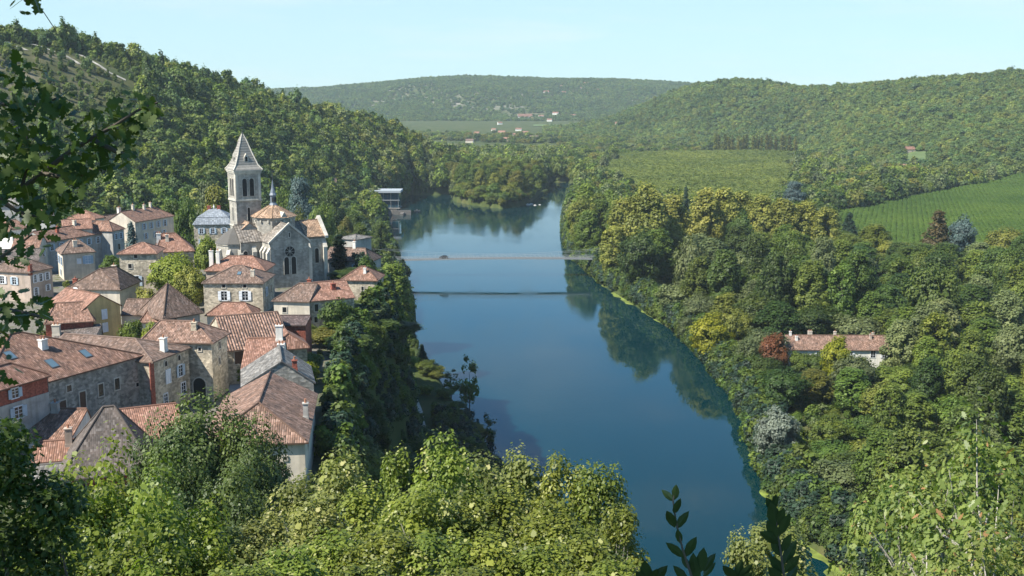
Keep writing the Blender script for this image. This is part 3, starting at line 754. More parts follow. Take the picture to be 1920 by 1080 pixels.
def house(name, label, p0, zE, W=None, D=8, a=None, p1=None, A=(.3, .5), B=(.7, .5), rise=2.2, wall='stone', roof='pink', wins=(), chim=(),
          ext=0, o=.35, group=None, cat='house', sky_l=(), dishes=(), zb=None, strips=(), shed=False):
    c0 = at_z(p0[0], p0[1], zE)
    if p1 is not None:
        c1 = at_z(p1[0], p1[1], zE); ang = math.atan2(c1.y - c0.y, c1.x - c0.x); W = (c1 - c0).length + ext
        c0 = c0 - (c1 - c0).normalized() * ext
    else: ang = R_(a)
    ca, sa = math.cos(ang), math.sin(ang)
    cx, cy_ = c0.x + ca * W / 2 - sa * D / 2, c0.y + sa * W / 2 + ca * D / 2
    if zb is None: zb = min(gz(c0.x, c0.y), gz(cx, cy_), gz(c0.x + ca * W, c0.y + sa * W), zE - 2.6)
    root = empty(name, (c0.x, c0.y, zb), ang); tag(root, label, cat, group)
    hE = zE - zb
    rm = MB(); gab = roof_mesh(rm, W, D, hE, A, B, rise, o)
    wm = MB(); zl = -3.0
    cc = [(0, 0), (W, 0), (W, D), (0, D)]
    for k, f in enumerate('FRBL'):
        p, q = cc[k], cc[(k + 1) % 4]
        pts = [(p[0], p[1], zl), (q[0], q[1], zl), (q[0], q[1], hE), (p[0], p[1], hE)]
        if f in gab:
            t = A if f in ('F', 'L') else B
            pts.insert(3, (t[0] * W, t[1] * D, hE + rise))
        wm.face(pts)
    wo_ = wm.build('wall', WALL[wall], root)
    ro_ = rm.build('roof', ROOF[roof], root)
    def fr(f):
        (fx, fy), u, n = FACES[f]
        return Vector((fx * W, fy * D, 0)), Vector((u[0], u[1], 0)), Vector((n[0], n[1], 0)), (W if f in 'FB' else D)
    for wi in wins:
        f, fu, zt, w, h = wi[:5]; st_ = wi[5] if len(wi) > 5 else 'plain'; sh = wi[6] if len(wi) > 6 else None; lt = wi[7] if len(wi) > 7 else None
        oo, u, n, L = fr(f)
        add_window(root, oo + u * (fu * L) + Vector((0, 0, hE - zt - h)), u, n, w, h, st_, sh, name='door' if st_ == 'door' else 'window', light=lt)
    for (f, fu, wd_, mat) in strips:      # quoins or brick piers on a wall
        oo, u, n, L = fr(f); mb = MB(); mb.fbox(oo, u, n, fu * L - wd_ / 2, fu * L + wd_ / 2, zl, hE - .05, -.05, .07); mb.build('pier', mat, root)
    def roofz(x, y):
        best = None
        ax, ay, bx, by = A[0] * W, A[1] * D, B[0] * W, B[1] * D
        alongx = abs(bx - ax) >= abs(by - ay)
        zs = []
        if alongx:
            zs += [rise * y / max(.01, ay), rise * (D - y) / max(.01, D - ay)]
            if A[0] > 1e-3: zs.append(rise * x / ax)
            if B[0] < .999: zs.append(rise * (W - x) / (W - bx))
        else:
            zs += [rise * x / max(.01, ax), rise * (W - x) / max(.01, W - ax)]
            if A[1] > 1e-3: zs.append(rise * y / ay)
            if B[1] < .999: zs.append(rise * (D - y) / (D - by))
        return hE + .14 + min(zs)
    for ch in chim:
        fx, fy, w, d, h = ch[:5]; cm = ch[5] if len(ch) > 5 else WALL['pale']; x, y = fx * W, fy * D; z = roofz(x, y)
        mb = MB(); mb.box(x - w / 2, y - d / 2, z - 1.0, x + w / 2, y + d / 2, z + h)
        mb.box(x - w / 2 - .08, y - d / 2 - .08, z + h, x + w / 2 + .08, y + d / 2 + .08, z + h + .12)
        mb.box(x - w / 2 - .05, y - d / 2 - .05, z - .4, x + w / 2 + .05, y + d / 2 + .05, z + .18)
        co = mb.build('chimney', cm, ro_)
        pb = MB()
        for s in ((-.25, .25) if w > .8 else (0,)):
            pb.lathe([(.13, z + h + .12), (.11, z + h + .5), (.15, z + h + .55)], 10, (x + s * w, y))
        pb.build('chimney_pot', POT, ro_)
    for (f, fx, fy, w, h) in sky_l:
        x, y = fx * W, fy * D; e = .25
        q = []
        du = {'F': (1, 0), 'R': (0, 1), 'B': (-1, 0), 'L': (0, -1)}[f]; dv = (-du[1], du[0])
        for (i, j) in ((-1, -1), (1, -1), (1, 1), (-1, 1)):
            X, Y = x + du[0] * i * w / 2 + dv[0] * j * h / 2, y + du[1] * i * w / 2 + dv[1] * j * h / 2
            q.append(Vector((X, Y, roofz(X, Y) - .04)))
        mb = MB(); mb.prism(q, (0, 0, .14)); so_ = mb.build('skylight', IRON, ro_)
        cc_ = sum(q, Vector()) / 4; q2 = [cc_ + (p - cc_) * .84 + Vector((0, 0, .145)) for p in q]
        mb = MB(); mb.face(q2); mb.build('skylight_glass', SKYGL, ro_)
    for (fx, fy, dz, r) in dishes:
        x, y = fx * W, fy * D; z = roofz(min(max(x, 0), W), min(max(y, 0), D)) + dz
        mb = MB()
        prof = [(0.02, 0), (r * .5, .03), (r * .85, .09), (r, .14)]
        tmp = MB(); tmp.lathe(prof, 16)
        M = Matrix.Translation((x, y, z)) @ Matrix.Rotation(R_(62), 4, 'X')
        mb.v = [tuple(M @ Vector(v)) for v in tmp.v]; mb.f = tmp.f; mb.uv = tmp.uv
        mb.tube([(x, y + .1, z), (x, y + .35, z - .2), (x, y + .35, z - .9)], .04, 5)
        mb.build('satellite_dish', DISH, root)
    return root
m, nt, b = new_mat('skylight glass'); b.inputs['Base Color'].default_value = (.10, .16, .20, 1); b.inputs['Roughness'].default_value = .05
SKYGL = m

# ------------------------------------------------------------------ village houses
S = 'shut'
house('stone_house', 'long grey stone house with roof windows in its big red tiled roof', (92, 713), 48, p1=(262, 666), ext=10, D=16,
      A=(.46, .5), B=(.52, .5), rise=4.5, roof='pink', wall='grey',
      wins=[('F', .52, 1.3, .7, .8), ('F', .475, 3.0, 1.0, 2.4, 'door', None, WOOD_B), ('F', .60, 2.6, .95, 2.2, 'door', None, WOOD_B), ('F', .72, 2.3, .8, 1.6), ('F', .83, 2.2, .8, 1.5), ('F', .97, 3.6, .5, .5)],
      chim=[(.545, .30, .9, .7, 1.0, WALL['white'])], sky_l=[('F', .50, .13, 1.2, 1.5), ('F', .72, .14, 1.1, 1.4), ('F', .35, .30, 1.1, 1.4)])
bh = house('brick_house', 'red brick house with grey shutters above a stone ground floor', (-40, 740), 49.4, p1=(88, 703), D=5, A=(.3, .5), B=(.7, .5), rise=1.7, roof='orange', wall='brick',
      wins=[('F', .50, .5, .9, 1.05, S, SKYB)])
def brick_ground_floor():
    W = (at_z(88, 703, 49.4) - at_z(-40, 740, 49.4)).length; hE = 49.4 - bh.location.z; mb = MB(); n = Vector((0, -1, 0)); u = Vector((1, 0, 0))
    mb.fbox((0, 0, 0), u, n, -.02, W + .02, -3, hE - 2.1, -.05, .1); g_ = mb.build('ground_floor', WALL['dull'], bh)
    add_window(bh, (W * .52, -.1, hE - 4.0), u, n, 1.1, 1.3, 'shut', SKYB)
    mb = MB(); mb.fbox((0, 0, 0), Vector((0, 1, 0)), Vector((1, 0, 0)), .02, .2, -3, hE, W + .0, W + .12); mb.build('drainpipe', IRON, bh)
brick_ground_floor()
house('stone_house', 'stone house with a low brown roof between the long house and the arched gatehouse', (285, 678), 47.4, p1=(353, 652), D=17, A=(.5, .32), B=(.5, 1), rise=1.7, wall='stone', roof='brown',
      wins=[('F', .35, .6, .6, .75, 'arch'), ('F', .72, .5, .6, .75, 'arch'), ('F', .4, 2.0, .9, 1.7, 'cross', None, WHITE), ('F', .74, 2.0, .9, 1.5, S, SKYB), ('F', .8, 4.6, .9, 1.6, 'cross'), ('F', .3, 5.1, .8, 1.5, 'cross')],
      chim=[(.5, .06, .8, .7, 1.7, WALL['white'])], strips=[('F', -.02, .9, WALL['brick'])])
house('gatehouse', 'square stone gatehouse with a dark arched gateway and mossy old tiles', (267, 637), 48.3, p1=(396, 640), D=6, A=(.12, .6), B=(.62, .6), rise=1.9, wall='stone', roof='old', o=.5,
      wins=[('F', .80, 5.3, 1.8, 3.0, 'arch'), ('F', .83, .9, .4, .5), ('R', .5, .7, .6, 1.0), ('R', .45, 3.0, .5, .9)], chim=[(.68, .35, .7, .6, .9, WALL['stone'])], zb=40.2)
house('tiled_house', 'house with the steep deeply ribbed pinkish tile roof above the street', (425, 657), 45, W=9.5, a=24, D=17, A=(0, .5), B=(1, .5), rise=3.4, wall='stone', roof='ribbed',
      wins=[('F', .2, .3, 1.6, 1.9, 'plain', None, WOOD_B), ('F', .55, .4, 1.2, 1.7, 'plain')])
house('shuttered_house', 'cream stone house with two pairs of white shutters and a hipped roof below the church', (381, 530), 46.4, p1=(492, 530), D=10, A=(.42, .5), B=(.58, .5), rise=2.4, wall='stone', roof='brown',
      wins=[('F', .345, 1.7, 1.1, 1.75, S, WHITE), ('F', .70, 1.7, 1.1, 1.75, S, WHITE), ('F', .345, .35, .65, .65), ('F', .70, .35, .65, .65), ('R', .3, 1.5, .9, 1.6, S, SKYB), ('R', .72, 1.6, .9, 1.6)],
      chim=[(.80, .2, .7, .7, 1.0)], sky_l=[('F', .56, .26, .8, 1.0)])
house('annex', 'low annex with an orange tiled roof against the house with white shutters', (388, 590), 43.4, W=8.2, a=0, D=5, A=(.25, .6), B=(.75, .6), rise=1.5, wall='pale', roof='orange', cat='outbuilding')
house('rendered_house', 'pale pink rendered house with two tall slim chimneys below the church apse', (386, 507), 46.8, W=12, a=0, D=9, A=(.3, .5), B=(.72, .5), rise=2.2, wall='pink', roof='orange',
      wins=[('F', .15, 1.2, .7, 1.0)], chim=[(.02, .4, .8, .6, 3.2, WALL['white']), (.17, .25, .6, .6, 2.4, WALL['white'])])
house('corner_house', 'cream stone house with a pale blue door at the cliff edge below the church', (513, 563), 46, p1=(580, 565), D=9, A=(.5, .5), B=(1, .5), rise=2.3, wall='pale', roof='brown',
      wins=[('F', .3, 1.2, .75, .95), ('F', .42, 3.0, 1.5, 1.9, 'door', None, SKYB), ('R', .2, .6, .6, 1.1), ('R', .1, 3.2, .6, 1.0)], chim=[(.72, .62, .7, .6, 1.0, WALL['brick'])])
house('ivy_house', 'house with a bright orange roof and ivy over its river side', (583, 564), 46, p1=(664, 557), D=8, A=(0, .6), B=(1, .6), rise=2.3, wall='stone', roof='orange',
      wins=[('F', .12, .7, .7, 1.3), ('F', .1, 3.0, .6, 1.0)], chim=[(.62, .32, .8, .7, .9, WALL['brick'])])
house('small_house', 'small square stone house with a hipped roof at the far cliff edge', (640, 524), 45, p1=(706, 525), D=7, A=(.45, .5), B=(.58, .5), rise=2.1, wall='stone', roof='pink',
      wins=[('F', .6, 1.4, .5, .8)], chim=[(.62, .25, .5, .5, .9, WALL['white'])])
house('presbytery', 'shaded building with dark red roof to the right of the church, beside the cypress', (607, 487), 42.6, p1=(690, 490), D=9, A=(0, .5), B=(.8, .5), rise=2.4, wall='dull', roof='brown',
      wins=[('F', .7, .9, .7, 1.1, S, SKYB), ('F', .85, .9, .7, 1.1)], chim=[(.55, .5, .7, .6, 1.5, WALL['white'])])
house('plain_house', 'tall plain grey building between the church front and the riverside trees', (634, 447), 43.5, W=6, a=-30, D=7, A=(.5, .5), B=(.6, .5), rise=.8, wall='dull', roof='grey', wins=[('F', .4, .9, 1.0, .6)])
house('hipped_house', 'house nearest the viewer on the cliff edge, broad mottled hipped roof', (383, 833), 46, p1=(571, 826), D=19, A=(.5, .28), B=(.5, 1), rise=2.7, wall='pale', roof='old', o=.45,
      wins=[('F', .80, 1.7, .35, .35), ('R', .25, 1.3, .7, 1.1)], chim=[(.97, .40, .55, .5, 1.6, WALL['dull'])])
house('gabled_house', 'grey rubble gable with brick flue and grey slab roof behind the nearest hipped roof', (455, 725), 46.3, p1=(588, 717), D=9, A=(.56, 0), B=(.56, 1), rise=2.9, wall='grey', roof='grey', o=.25,
      strips=[('F', .72, .55, WALL['brick'])], wins=[('F', .42, -1.0, .4, .5)], chim=[(.74, .04, .6, .5, 1.0, WALL['brick'])])
house('outbuilding', 'small building with orange sloping tiles and white chimney below the ribbed roof', (453, 692), 45.0, p1=(527, 690), D=9, A=(0, .8), B=(1, .8), rise=2.6, wall='white', roof='orange', cat='outbuilding',
      chim=[(.86, .74, .95, .8, 2.0, WALL['white']), (.97, .3, .9, .8, 1.6, WALL['white'])], dishes=[(.62, .1, .7, .5)])
house('outbuilding', 'small hipped brown roof beside the dark red brick wall', (512, 652), 45.3, W=5, a=20, D=5, A=(.5, .25), B=(.5, 1), rise=1.6, wall='stone', roof='orange', cat='outbuilding')
house('brick_wall_house', 'dark red brick gable end standing below the cream corner house', (511, 610), 46.2, W=5.2, a=0, D=5, A=(0, .85), B=(1, .85), rise=.6, wall='brick', roof='dark')
house('hipped_house', 'brown hipped roof house with a satellite dish in front of the tall narrow house', (127, 540), 45, p1=(224, 541), D=10, A=(.5, .35), B=(.72, .6), rise=3.2, wall='pale', roof='brown',
      wins=[('F', .42, .5, .7, .7), ('F', .15, 1.8, .8, 1.2)], chim=[(.66, .62, .8, .6, 1.2), (.02, .3, .8, .7, 1.0, WALL['brick'])], dishes=[(.16, -.05, -.5, .6)])
house('tower_house', 'tall narrow rubble stone house with pale shutters left of the plane tree', (223, 475), 49.3, p1=(292, 474), D=7.5, A=(.5, .5), B=(.6, .5), rise=1.6, wall='stone', roof='orange', o=.45,
      wins=[('F', .45, .35, .7, .7), ('F', .28, 2.3, .7, .9), ('F', .42, 4.9, 1.2, 2.1, S, SKYB)])
house('red_roof_house', 'house with bright red gables and white chimneys behind the tower like house', (292, 472), 47.5, p1=(363, 469), D=9, A=(.2, .5), B=(.55, .5), rise=3.4, wall='stone', roof='orange',
      chim=[(.1, .35, .9, .7, 1.8, WALL['white']), (.32, .3, .7, .7, 1.2)])
house('ochre_house', 'house with a yellow ochre gable wall and tall white framed windows', (152, 584), 45.6, p1=(225, 572), D=11, A=(.5, 0), B=(.5, 1), rise=2.3, wall='yellow', roof='orange',
      wins=[('F', .58, .4, .8, 1.5, 'cross', None, WHITE), ('F', .58, 2.8, .8, 1.4, 'cross', None, WHITE), ('F', .2, 1.3, .6, 1.4, 'cross', None, WOOD_B), ('F', .2, 3.4, .6, 1.2, 'cross')])
house('low_house', 'low house with pink red tiles tucked against the ochre gable house', (85, 607), 44.4, W=7.5, a=20, D=9, A=(.2, .6), B=(.8, .6), rise=2.3, wall='brick', roof='pink')
house('low_house', 'lean-to roof of plain grey brown tiles in front of the ochre gable house', (102, 634), 42.4, W=6.5, a=8, D=5, A=(0, .95), B=(1, .95), rise=1.0, wall='grey', roof='dull', chim=[(.02, .2, 1.2, .9, 1.6, WALL['pale'])])
house('pyramid_roof_house', 'house with a steep pointed pyramid roof of brown tiles', (307, 591), 44.5, p1=(374, 580), D=7.5, A=(.45, .5), B=(.47, .5), rise=4.6, wall='dull', roof='brown', o=.6)
house('low_house', 'low house with dark red gabled tiles left of the pyramid roof', (228, 590), 43.6, p1=(300, 589), D=7, A=(0, .6), B=(1, .6), rise=1.9, wall='pale', roof='brown')
house('shed', 'lower sloping wing at the foot of the pyramid roof', (262, 604), 43.2, W=6, a=10, D=5, A=(.2, .8), B=(.9, .8), rise=1.7, wall='pale', roof='pink', cat='outbuilding')
house('pink_house', 'pinkish house with a row of white shuttered windows at the left edge of the village', (56, 510), 46, p1=(97, 501), D=10, A=(.5, .4), B=(.5, .6), rise=2.3, wall='pink', roof='brown',
      wins=[('F', .45, .9, .8, 1.5, S, WHITE), ('F', .75, .9, .8, 1.5, S, WHITE), ('F', .2, .9, .7, 1.5, S, WHITE), ('F', .2, 3.6, .8, 1.5, S, WHITE), ('F', .75, 3.5, .8, 1.2, S, WHITE), ('L', .3, 1.2, 1.0, 1.5, S, WHITE), ('L', .6, 1.3, .9, 1.5, S, SKYB)],
      chim=[(.05, .02, .7, .6, 1.2, WALL['brick'])])
house('blue_shutter_house', 'white gabled house with bright blue shutters in front of the shaded terrace', (117, 475), 46, p1=(177, 471), D=8, A=(.35, .5), B=(.6, .5), rise=2.3, wall='pale', roof='brown',
      wins=[('F', .78, 1.0, 1.1, 1.8, S, BLUE, BLUE), ('F', .5, 1.6, .7, 1.0, 'cross', None, WHITE), ('L', .3, 1.2, .9, 1.8, S, BLUE), ('L', .75, 1.2, .9, 1.8, S, BLUE), ('L', .5, 4.3, .8, 1.3, S, SKYB)],
      chim=[(.45, .25, .9, .8, 1.2)])
tw = [('F', f, .9, .85, 1.5, S, SKYB) for f in (.08, .22, .36, .5, .64, .78, .92)] + [('F', f, 3.6, .85, 1.4, 'cross', None, None) for f in (.15, .3, .45, .6, .75)]
house('terrace_house', 'long shaded stone terrace with a continuous red roof in the middle of the village', (86, 453), 47, p1=(208, 434), D=8, A=(0, .5), B=(1, .5), rise=2.2, wall='dull', roof='pink', wins=tw[:11],
      chim=[(.62, .5, .8, .7, 1.2), (.28, .3, .7, .6, 1.3, WALL['brick'])])
house('end_house', 'taller end house closing the long shaded terrace, with hipped red roof', (210, 432), 47.8, p1=(232, 428), D=9, A=(.5, .3), B=(.5, .7), rise=1.9, wall='dull', roof='pink', wins=[('F', .3, 1.0, .8, 1.5, S, SKYB), ('F', .7, 1.0, .8, 1.5, S, SKYB), ('F', .5, 3.8, .8, 1.5)])
house('terrace_house', 'far upper terrace with pale blue shutters and a stepped red roof', (253, 416), 47.5, p1=(325, 404), D=9, A=(0, .5), B=(.82, .5), rise=2.6, wall='pale', roof='pink',
      wins=[('F', f, .9, .9, 1.7, S, SKYB) for f in (.22, .4, .58, .76)] + [('F', f, 3.7, .9, 1.6, S, SKYB) for f in (.25, .5, .72)], chim=[(.55, .45, .7, .6, 1.2), (.3, .5, .7, .6, 1.3), (.75, .5, .6, .6, 1.2)])
house('low_terrace', 'lower left wing of the far upper terrace with browner tiles', (205, 424), 46.2, p1=(252, 417), D=9, A=(0, .5), B=(1, .5), rise=2.3, wall='dull', roof='brown', wins=[('F', .6, 1.0, .9, 1.5, S, SKYB)], chim=[(.9, .5, .9, .7, 1.6, WALL['white'])])
house('square_house', 'small square pale house with a low hipped roof above the long terrace', (178, 410), 50, p1=(195, 407), D=8, A=(.4, .45), B=(.6, .55), rise=1.7, wall='pale', roof='orange')
house('side_house', 'pale gabled house with a pink roof at the left behind the oak leaves', (22, 465), 46.5, p1=(73, 464), D=8, A=(0, .5), B=(1, .5), rise=2.2, wall='pale', roof='pink', wins=[('F', .7, 1.0, .8, 1.4, S, WHITE), ('R', .5, 1.5, .8, 1.2, S, WHITE)])
house('side_house', 'dull brown roofed house just behind the pinkish house at the left edge', (0, 490), 46, W=8, a=15, D=7, A=(0, .5), B=(1, .5), rise=2.0, wall='dull', roof='dull')
house('upper_house', 'white walled house with a brown door at the left end of the terrace', (22, 430), 48, p1=(52, 427), D=8, A=(.2, .5), B=(.8, .5), rise=1.8, wall='white', roof='pink', wins=[('F', .5, 1.6, .9, 1.9, 'door', None, WOOD_B)])
house('upper_house', 'pale house half hidden by oak leaves above the terrace', (42, 404), 51, W=6.5, a=10, D=7, A=(.3, .5), B=(.7, .5), rise=1.8, wall='white', roof='pink', zb=44, wins=[('F', .4, 1.0, .9, 1.3)])
house('upper_house', 'topmost pale house at the far left edge under the wood', (-10, 385), 53, W=6, a=10, D=7, A=(0, .5), B=(1, .5), rise=1.8, wall='dull', roof='grey', zb=44)
house('upper_house', 'red roofed house between the square house and the long terrace', (118, 430), 48.6, W=7, a=24, D=7, A=(0, .5), B=(1, .5), rise=1.9, wall='pale', roof='orange')
man = house('slate_mansion', 'tall pale mansion with a blue grey slate mansard roof and light blue shutters', (363, 422), 45.6, p1=(434, 421), D=10, A=(.0, .06), B=(1, .06), rise=.01, wall='stone', roof='slate', zb=38.8,
      wins=[('F', f, 1.0, .9, 1.5, S, SKYB) for f in (.2, .5, .8)] + [('F', f, 4.2, .9, 1.5, S, SKYB) for f in (.2, .8)])
# mansard roof of the mansion replaces its flat lid
def mansard():
    W = (at_z(434, 421, 45.6) - at_z(363, 422, 45.6)).length; D = 10; h = 45.6 - 38.8
    lv = [(-.35, h), (.9, h + 2.0), (1.1, h + 2.05)]
    mb = MB()
    def ring(i, z): return [Vector((i, i, z)), Vector((W - i, i, z)), Vector((W - i, D - i, z)), Vector((i, D - i, z))]
    r0, r1 = ring(-.35, h + .15), ring(.9, h + 2.1); top = [Vector((W * .38, D / 2, h + 4.2)), Vector((W * .62, D / 2, h + 4.2))]
    def add(pts):
        u = (pts[1] - pts[0]).normalized(); n = u.cross(pts[2] - pts[0]).normalized(); v = n.cross(u)
        mb.face(pts, [((p - pts[0]).dot(u), (p - pts[0]).dot(v)) for p in pts])
    for k in range(4): add([r0[k], r0[(k + 1) % 4], r1[(k + 1) % 4], r1[k]])
    add([r1[0], r1[1], top[1], top[0]]); add([r1[1], r1[2], top[1]]); add([r1[2], r1[3], top[0], top[1]]); add([r1[3], r1[0], top[0]])
    for k in range(4): mb.tube([r1[k], r1[(k + 1) % 4]], .1, 5)
    r = mb.build('mansard_roof', ROOF['slate'], man)
    for x in (W * .36, W * .62):
        c = MB(); c.box(x - .5, D / 2 - .4, h + 3.5, x + .5, D / 2 + .4, h + 5.0); c.build('chimney', WALL['brick'], r)
    d = MB(); d.lathe([(.05, h + 4.2), (.25, h + 4.5), (.2, h + 4.7), (.04, h + 5.4)], 8, (W * .49, D / 2)); d.build('finial', WHITE, r)
mansard()
house('steep_roof_house', 'near house with a steep dark brown pointed roof and a clay ridge', (118, 888), 42, W=9, a=18, D=9.5, A=(.47, .5), B=(.6, .5), rise=5.6, wall='brick', roof='dull', o=.6, zb=37,
      wins=[('F', .2, 1.0, .8, 1.2)])
house('tiled_lean_to', 'low pale walled outbuilding with brown ribbed tiles and a stub chimney below the brick house', (48, 822), 43, p1=(133, 822), D=6.5, A=(0, .8), B=(1, .8), rise=1.9, wall='white', roof='pink', cat='outbuilding', zb=38.5,
      chim=[(.32, .72, .8, .7, 1.0, WALL['dull'])])
house('tiled_lean_to', 'low outbuilding with orange striped tiles between the steep roof and the walnut tree', (232, 835), 42.3, W=7, a=25, D=8, A=(0, .9), B=(1, .9), rise=2.2, wall='dull', roof='orange', cat='outbuilding', zb=37)
house('chimney_outbuilding', 'little red tiled outbuilding with tall pale chimney and satellite dish before the steep roof', (60, 866), 41.5, W=5, a=15, D=4, A=(0, .7), B=(1, .7), rise=1.3, wall='brick', roof='orange', cat='outbuilding', zb=37,
      chim=[(.75, .5, .75, .7, 1.9, WALL['pink'])], dishes=[(.95, .0, -.1, .62)])
house('white_outbuilding', 'small white walled outbuilding half hidden behind the dark bush', (62, 905), 40.4, W=5, a=15, D=4, A=(0, .7), B=(1, .7), rise=.9, wall='white', roof='grey', cat='outbuilding', zb=36.5)
# scattered houses farther off
def aerial(px, row, y, h):
    p = at_y(px, row, y); r = empty('tv_aerial', (p.x, p.y, p.z - h)); tag(r, 'thin television aerial standing on a village roof', 'aerial', 'television aerials')
    mb = MB(); mb.tube([(0, 0, -1.5), (0, 0, h)], .035, 5); mb.tube([(-.8, 0, h - .2), (.8, 0, h - .2)], .02, 4)
    for k in range(5): x = -.7 + .35 * k; mb.tube([(x, -.3, h - .2), (x, .3, h - .2)], .015, 4)
    mb.build('mast', IRON, r)
aerial(508, 690, 131, 2.2)
def far_house(label, px, row, w, h, D, a, roof='orange', wall='white', rise=None, name='distant_house', group=None, ymin=60):
    p = hit(px, row, ymin); ang = R_(a)
    root = empty(name, (p.x - math.cos(ang) * w / 2, p.y, p.z - .3), ang); tag(root, label, 'house', group)
    rise = rise or w * .16 + .6
    rm = MB(); gab = roof_mesh(rm, w, D, h, (.0, .5), (1, .5), rise, .3); wm = MB()
    cc = [(0, 0), (w, 0), (w, D), (0, D)]
    for k, f in enumerate('FRBL'):
        a_, b_ = cc[k], cc[(k + 1) % 4]; pts = [(a_[0], a_[1], -2), (b_[0], b_[1], -2), (b_[0], b_[1], h), (a_[0], a_[1], h)]
        if f in gab: pts.insert(3, ((0 if f == 'L' else w), D / 2, h + rise))
        wm.face(pts)
    wm.build('wall', WALL[wall], root); rm.build('roof', ROOF[roof], root)
    if p.y < 1400:
        for fu in (.25, .7): add_window(root, Vector((w * fu, 0, h * .35)), Vector((1, 0, 0)), Vector((0, -1, 0)), 1.1, 1.3, 'plain')
    return root
far_house('brown roofed house alone in the wood above the village, behind the oak leaves', 150, 347, 9, 5, 7, 12, 'brown', 'pink')
far_house('small house with a low reddish roof among the trees right of the steeple', 612, 350, 13, 2.6, 7, 10, 'brown', 'pale')
far_house('small white house by the road bend above the glass fronted hall', 678, 333, 8, 3.5, 7, 0)
far_house('tiny house with red roof and white gable above the bay trees', 742, 322, 6, 4.5, 7, 40)
far_house('blue grey shed wall at the edge of the wood left of the tower', 405, 345, 5, 4, 5, 20, 'grey', 'dull')
far_house('pale stone manor on the spur of the left hill', 683, 225, 14, 6, 9, 0, 'orange', 'pale', group=None)
vil = [(880, 268, 13, 'brown', 'pale'), (893, 253, 11, 'orange', 'pink'), (908, 262, 10, 'pink', 'white'), (940, 252, 15, 'orange', 'pale'), (966, 256, 9, 'orange', 'pink'), (972, 246, 13, 'pink', 'white'),
       (1000, 262, 16, 'brown', 'pink'), (985, 252, 12, 'orange', 'pale'), (1033, 250, 12, 'orange', 'white'), (1045, 246, 9, 'pink', 'white'), (950, 265, 14, 'orange', 'pink'), (925, 246, 10, 'pink', 'pale')]
for i, (px, row, w, rf, wl) in enumerate(vil):
    far_house('red roofed house of the hamlet on the valley floor beyond the island', px, row, w * .95, 3.8, 7, random.uniform(-25, 25), rf, wl, group='houses of the far hamlet')
for i, (px, row, w) in enumerate([(1052, 165, 15), (1058, 176, 16), (1078, 175, 12), (1098, 160, 17), (1092, 168, 14), (1121, 172, 11), (1100, 178, 9), (1024, 176, 18), (1190, 193, 11), (1158, 182, 10)]):
    far_house('tiny white house with red roof high on the farthest ridge', px, row, w, 4.2, 8, random.uniform(-20, 20), 'orange' if i % 2 else 'pink', 'white', group='houses on the farthest ridge')
for i, (px, row, w) in enumerate([(985, 222, 40), (995, 226, 14), (1041, 215, 16), (1074, 220, 15), (1030, 228, 13), (938, 234, 10), (1160, 236, 14), (1145, 222, 10), (1015, 221, 14)]):
    far_house('tiny pale building at the foot of the farthest ridge', px, row, w, 4.6, 9, random.uniform(-20, 20), 'pink' if i % 2 else 'orange', 'white', group='buildings under the farthest ridge')
far_house('white house with red tiled roof on the lower slope of the right hill', 1688, 322, 10, 5, 7, -20, 'orange', 'white')
far_house('second smaller red roof beside the white house on the right hill slope', 1712, 323, 8, 3, 6, 10, 'orange', 'pink')
far_house('red roofed villa at the top edge of the clearing on the right hill', 1706, 288, 14, 4, 8, 10, 'orange', 'pink')
far_house('white house with red roof between the blue cedar and the vineyard', 1524, 392, 10, 3.6, 7, -25, 'pink', 'white', ymin=560)
far_house('tiny white barn at the far edge of the yellow green plantation', 1254, 291, 9, 3.5, 7, 10, 'brown', 'white')
far_house('small white house half hidden high in the right hill wood', 1825, 222, 10, 4, 7, 10, 'pink', 'white')
house('long_house', 'long low house with mottled red tiles and many chimneys on the right bank', (1478, 654), 9.6, p1=(1668, 655), D=9, A=(0, .5), B=(1, .5), rise=3.0, wall='white', roof='old', o=.5, zb=5,
      wins=[('F', .84, .5, 1.3, 2.0, 'cross', None, None), ('F', .62, .8, 1.0, 1.6, S, WHITE), ('F', .3, .8, 1.0, 1.6, S, WHITE), ('F', .95, .7, 1.0, 1.8, S, WHITE)],
      chim=[(.05, .5, .6, .6, 1.0, WALL['white']), (.10, .32, .7, .7, 1.0, WALL['white']), (.25, .55, 1.2, .8, 1.3), (.50, .55, .7, .7, 1.2), (.84, .38, .6, .6, 1.2, WALL['pink']), (.88, .55, .6, .6, .9)])

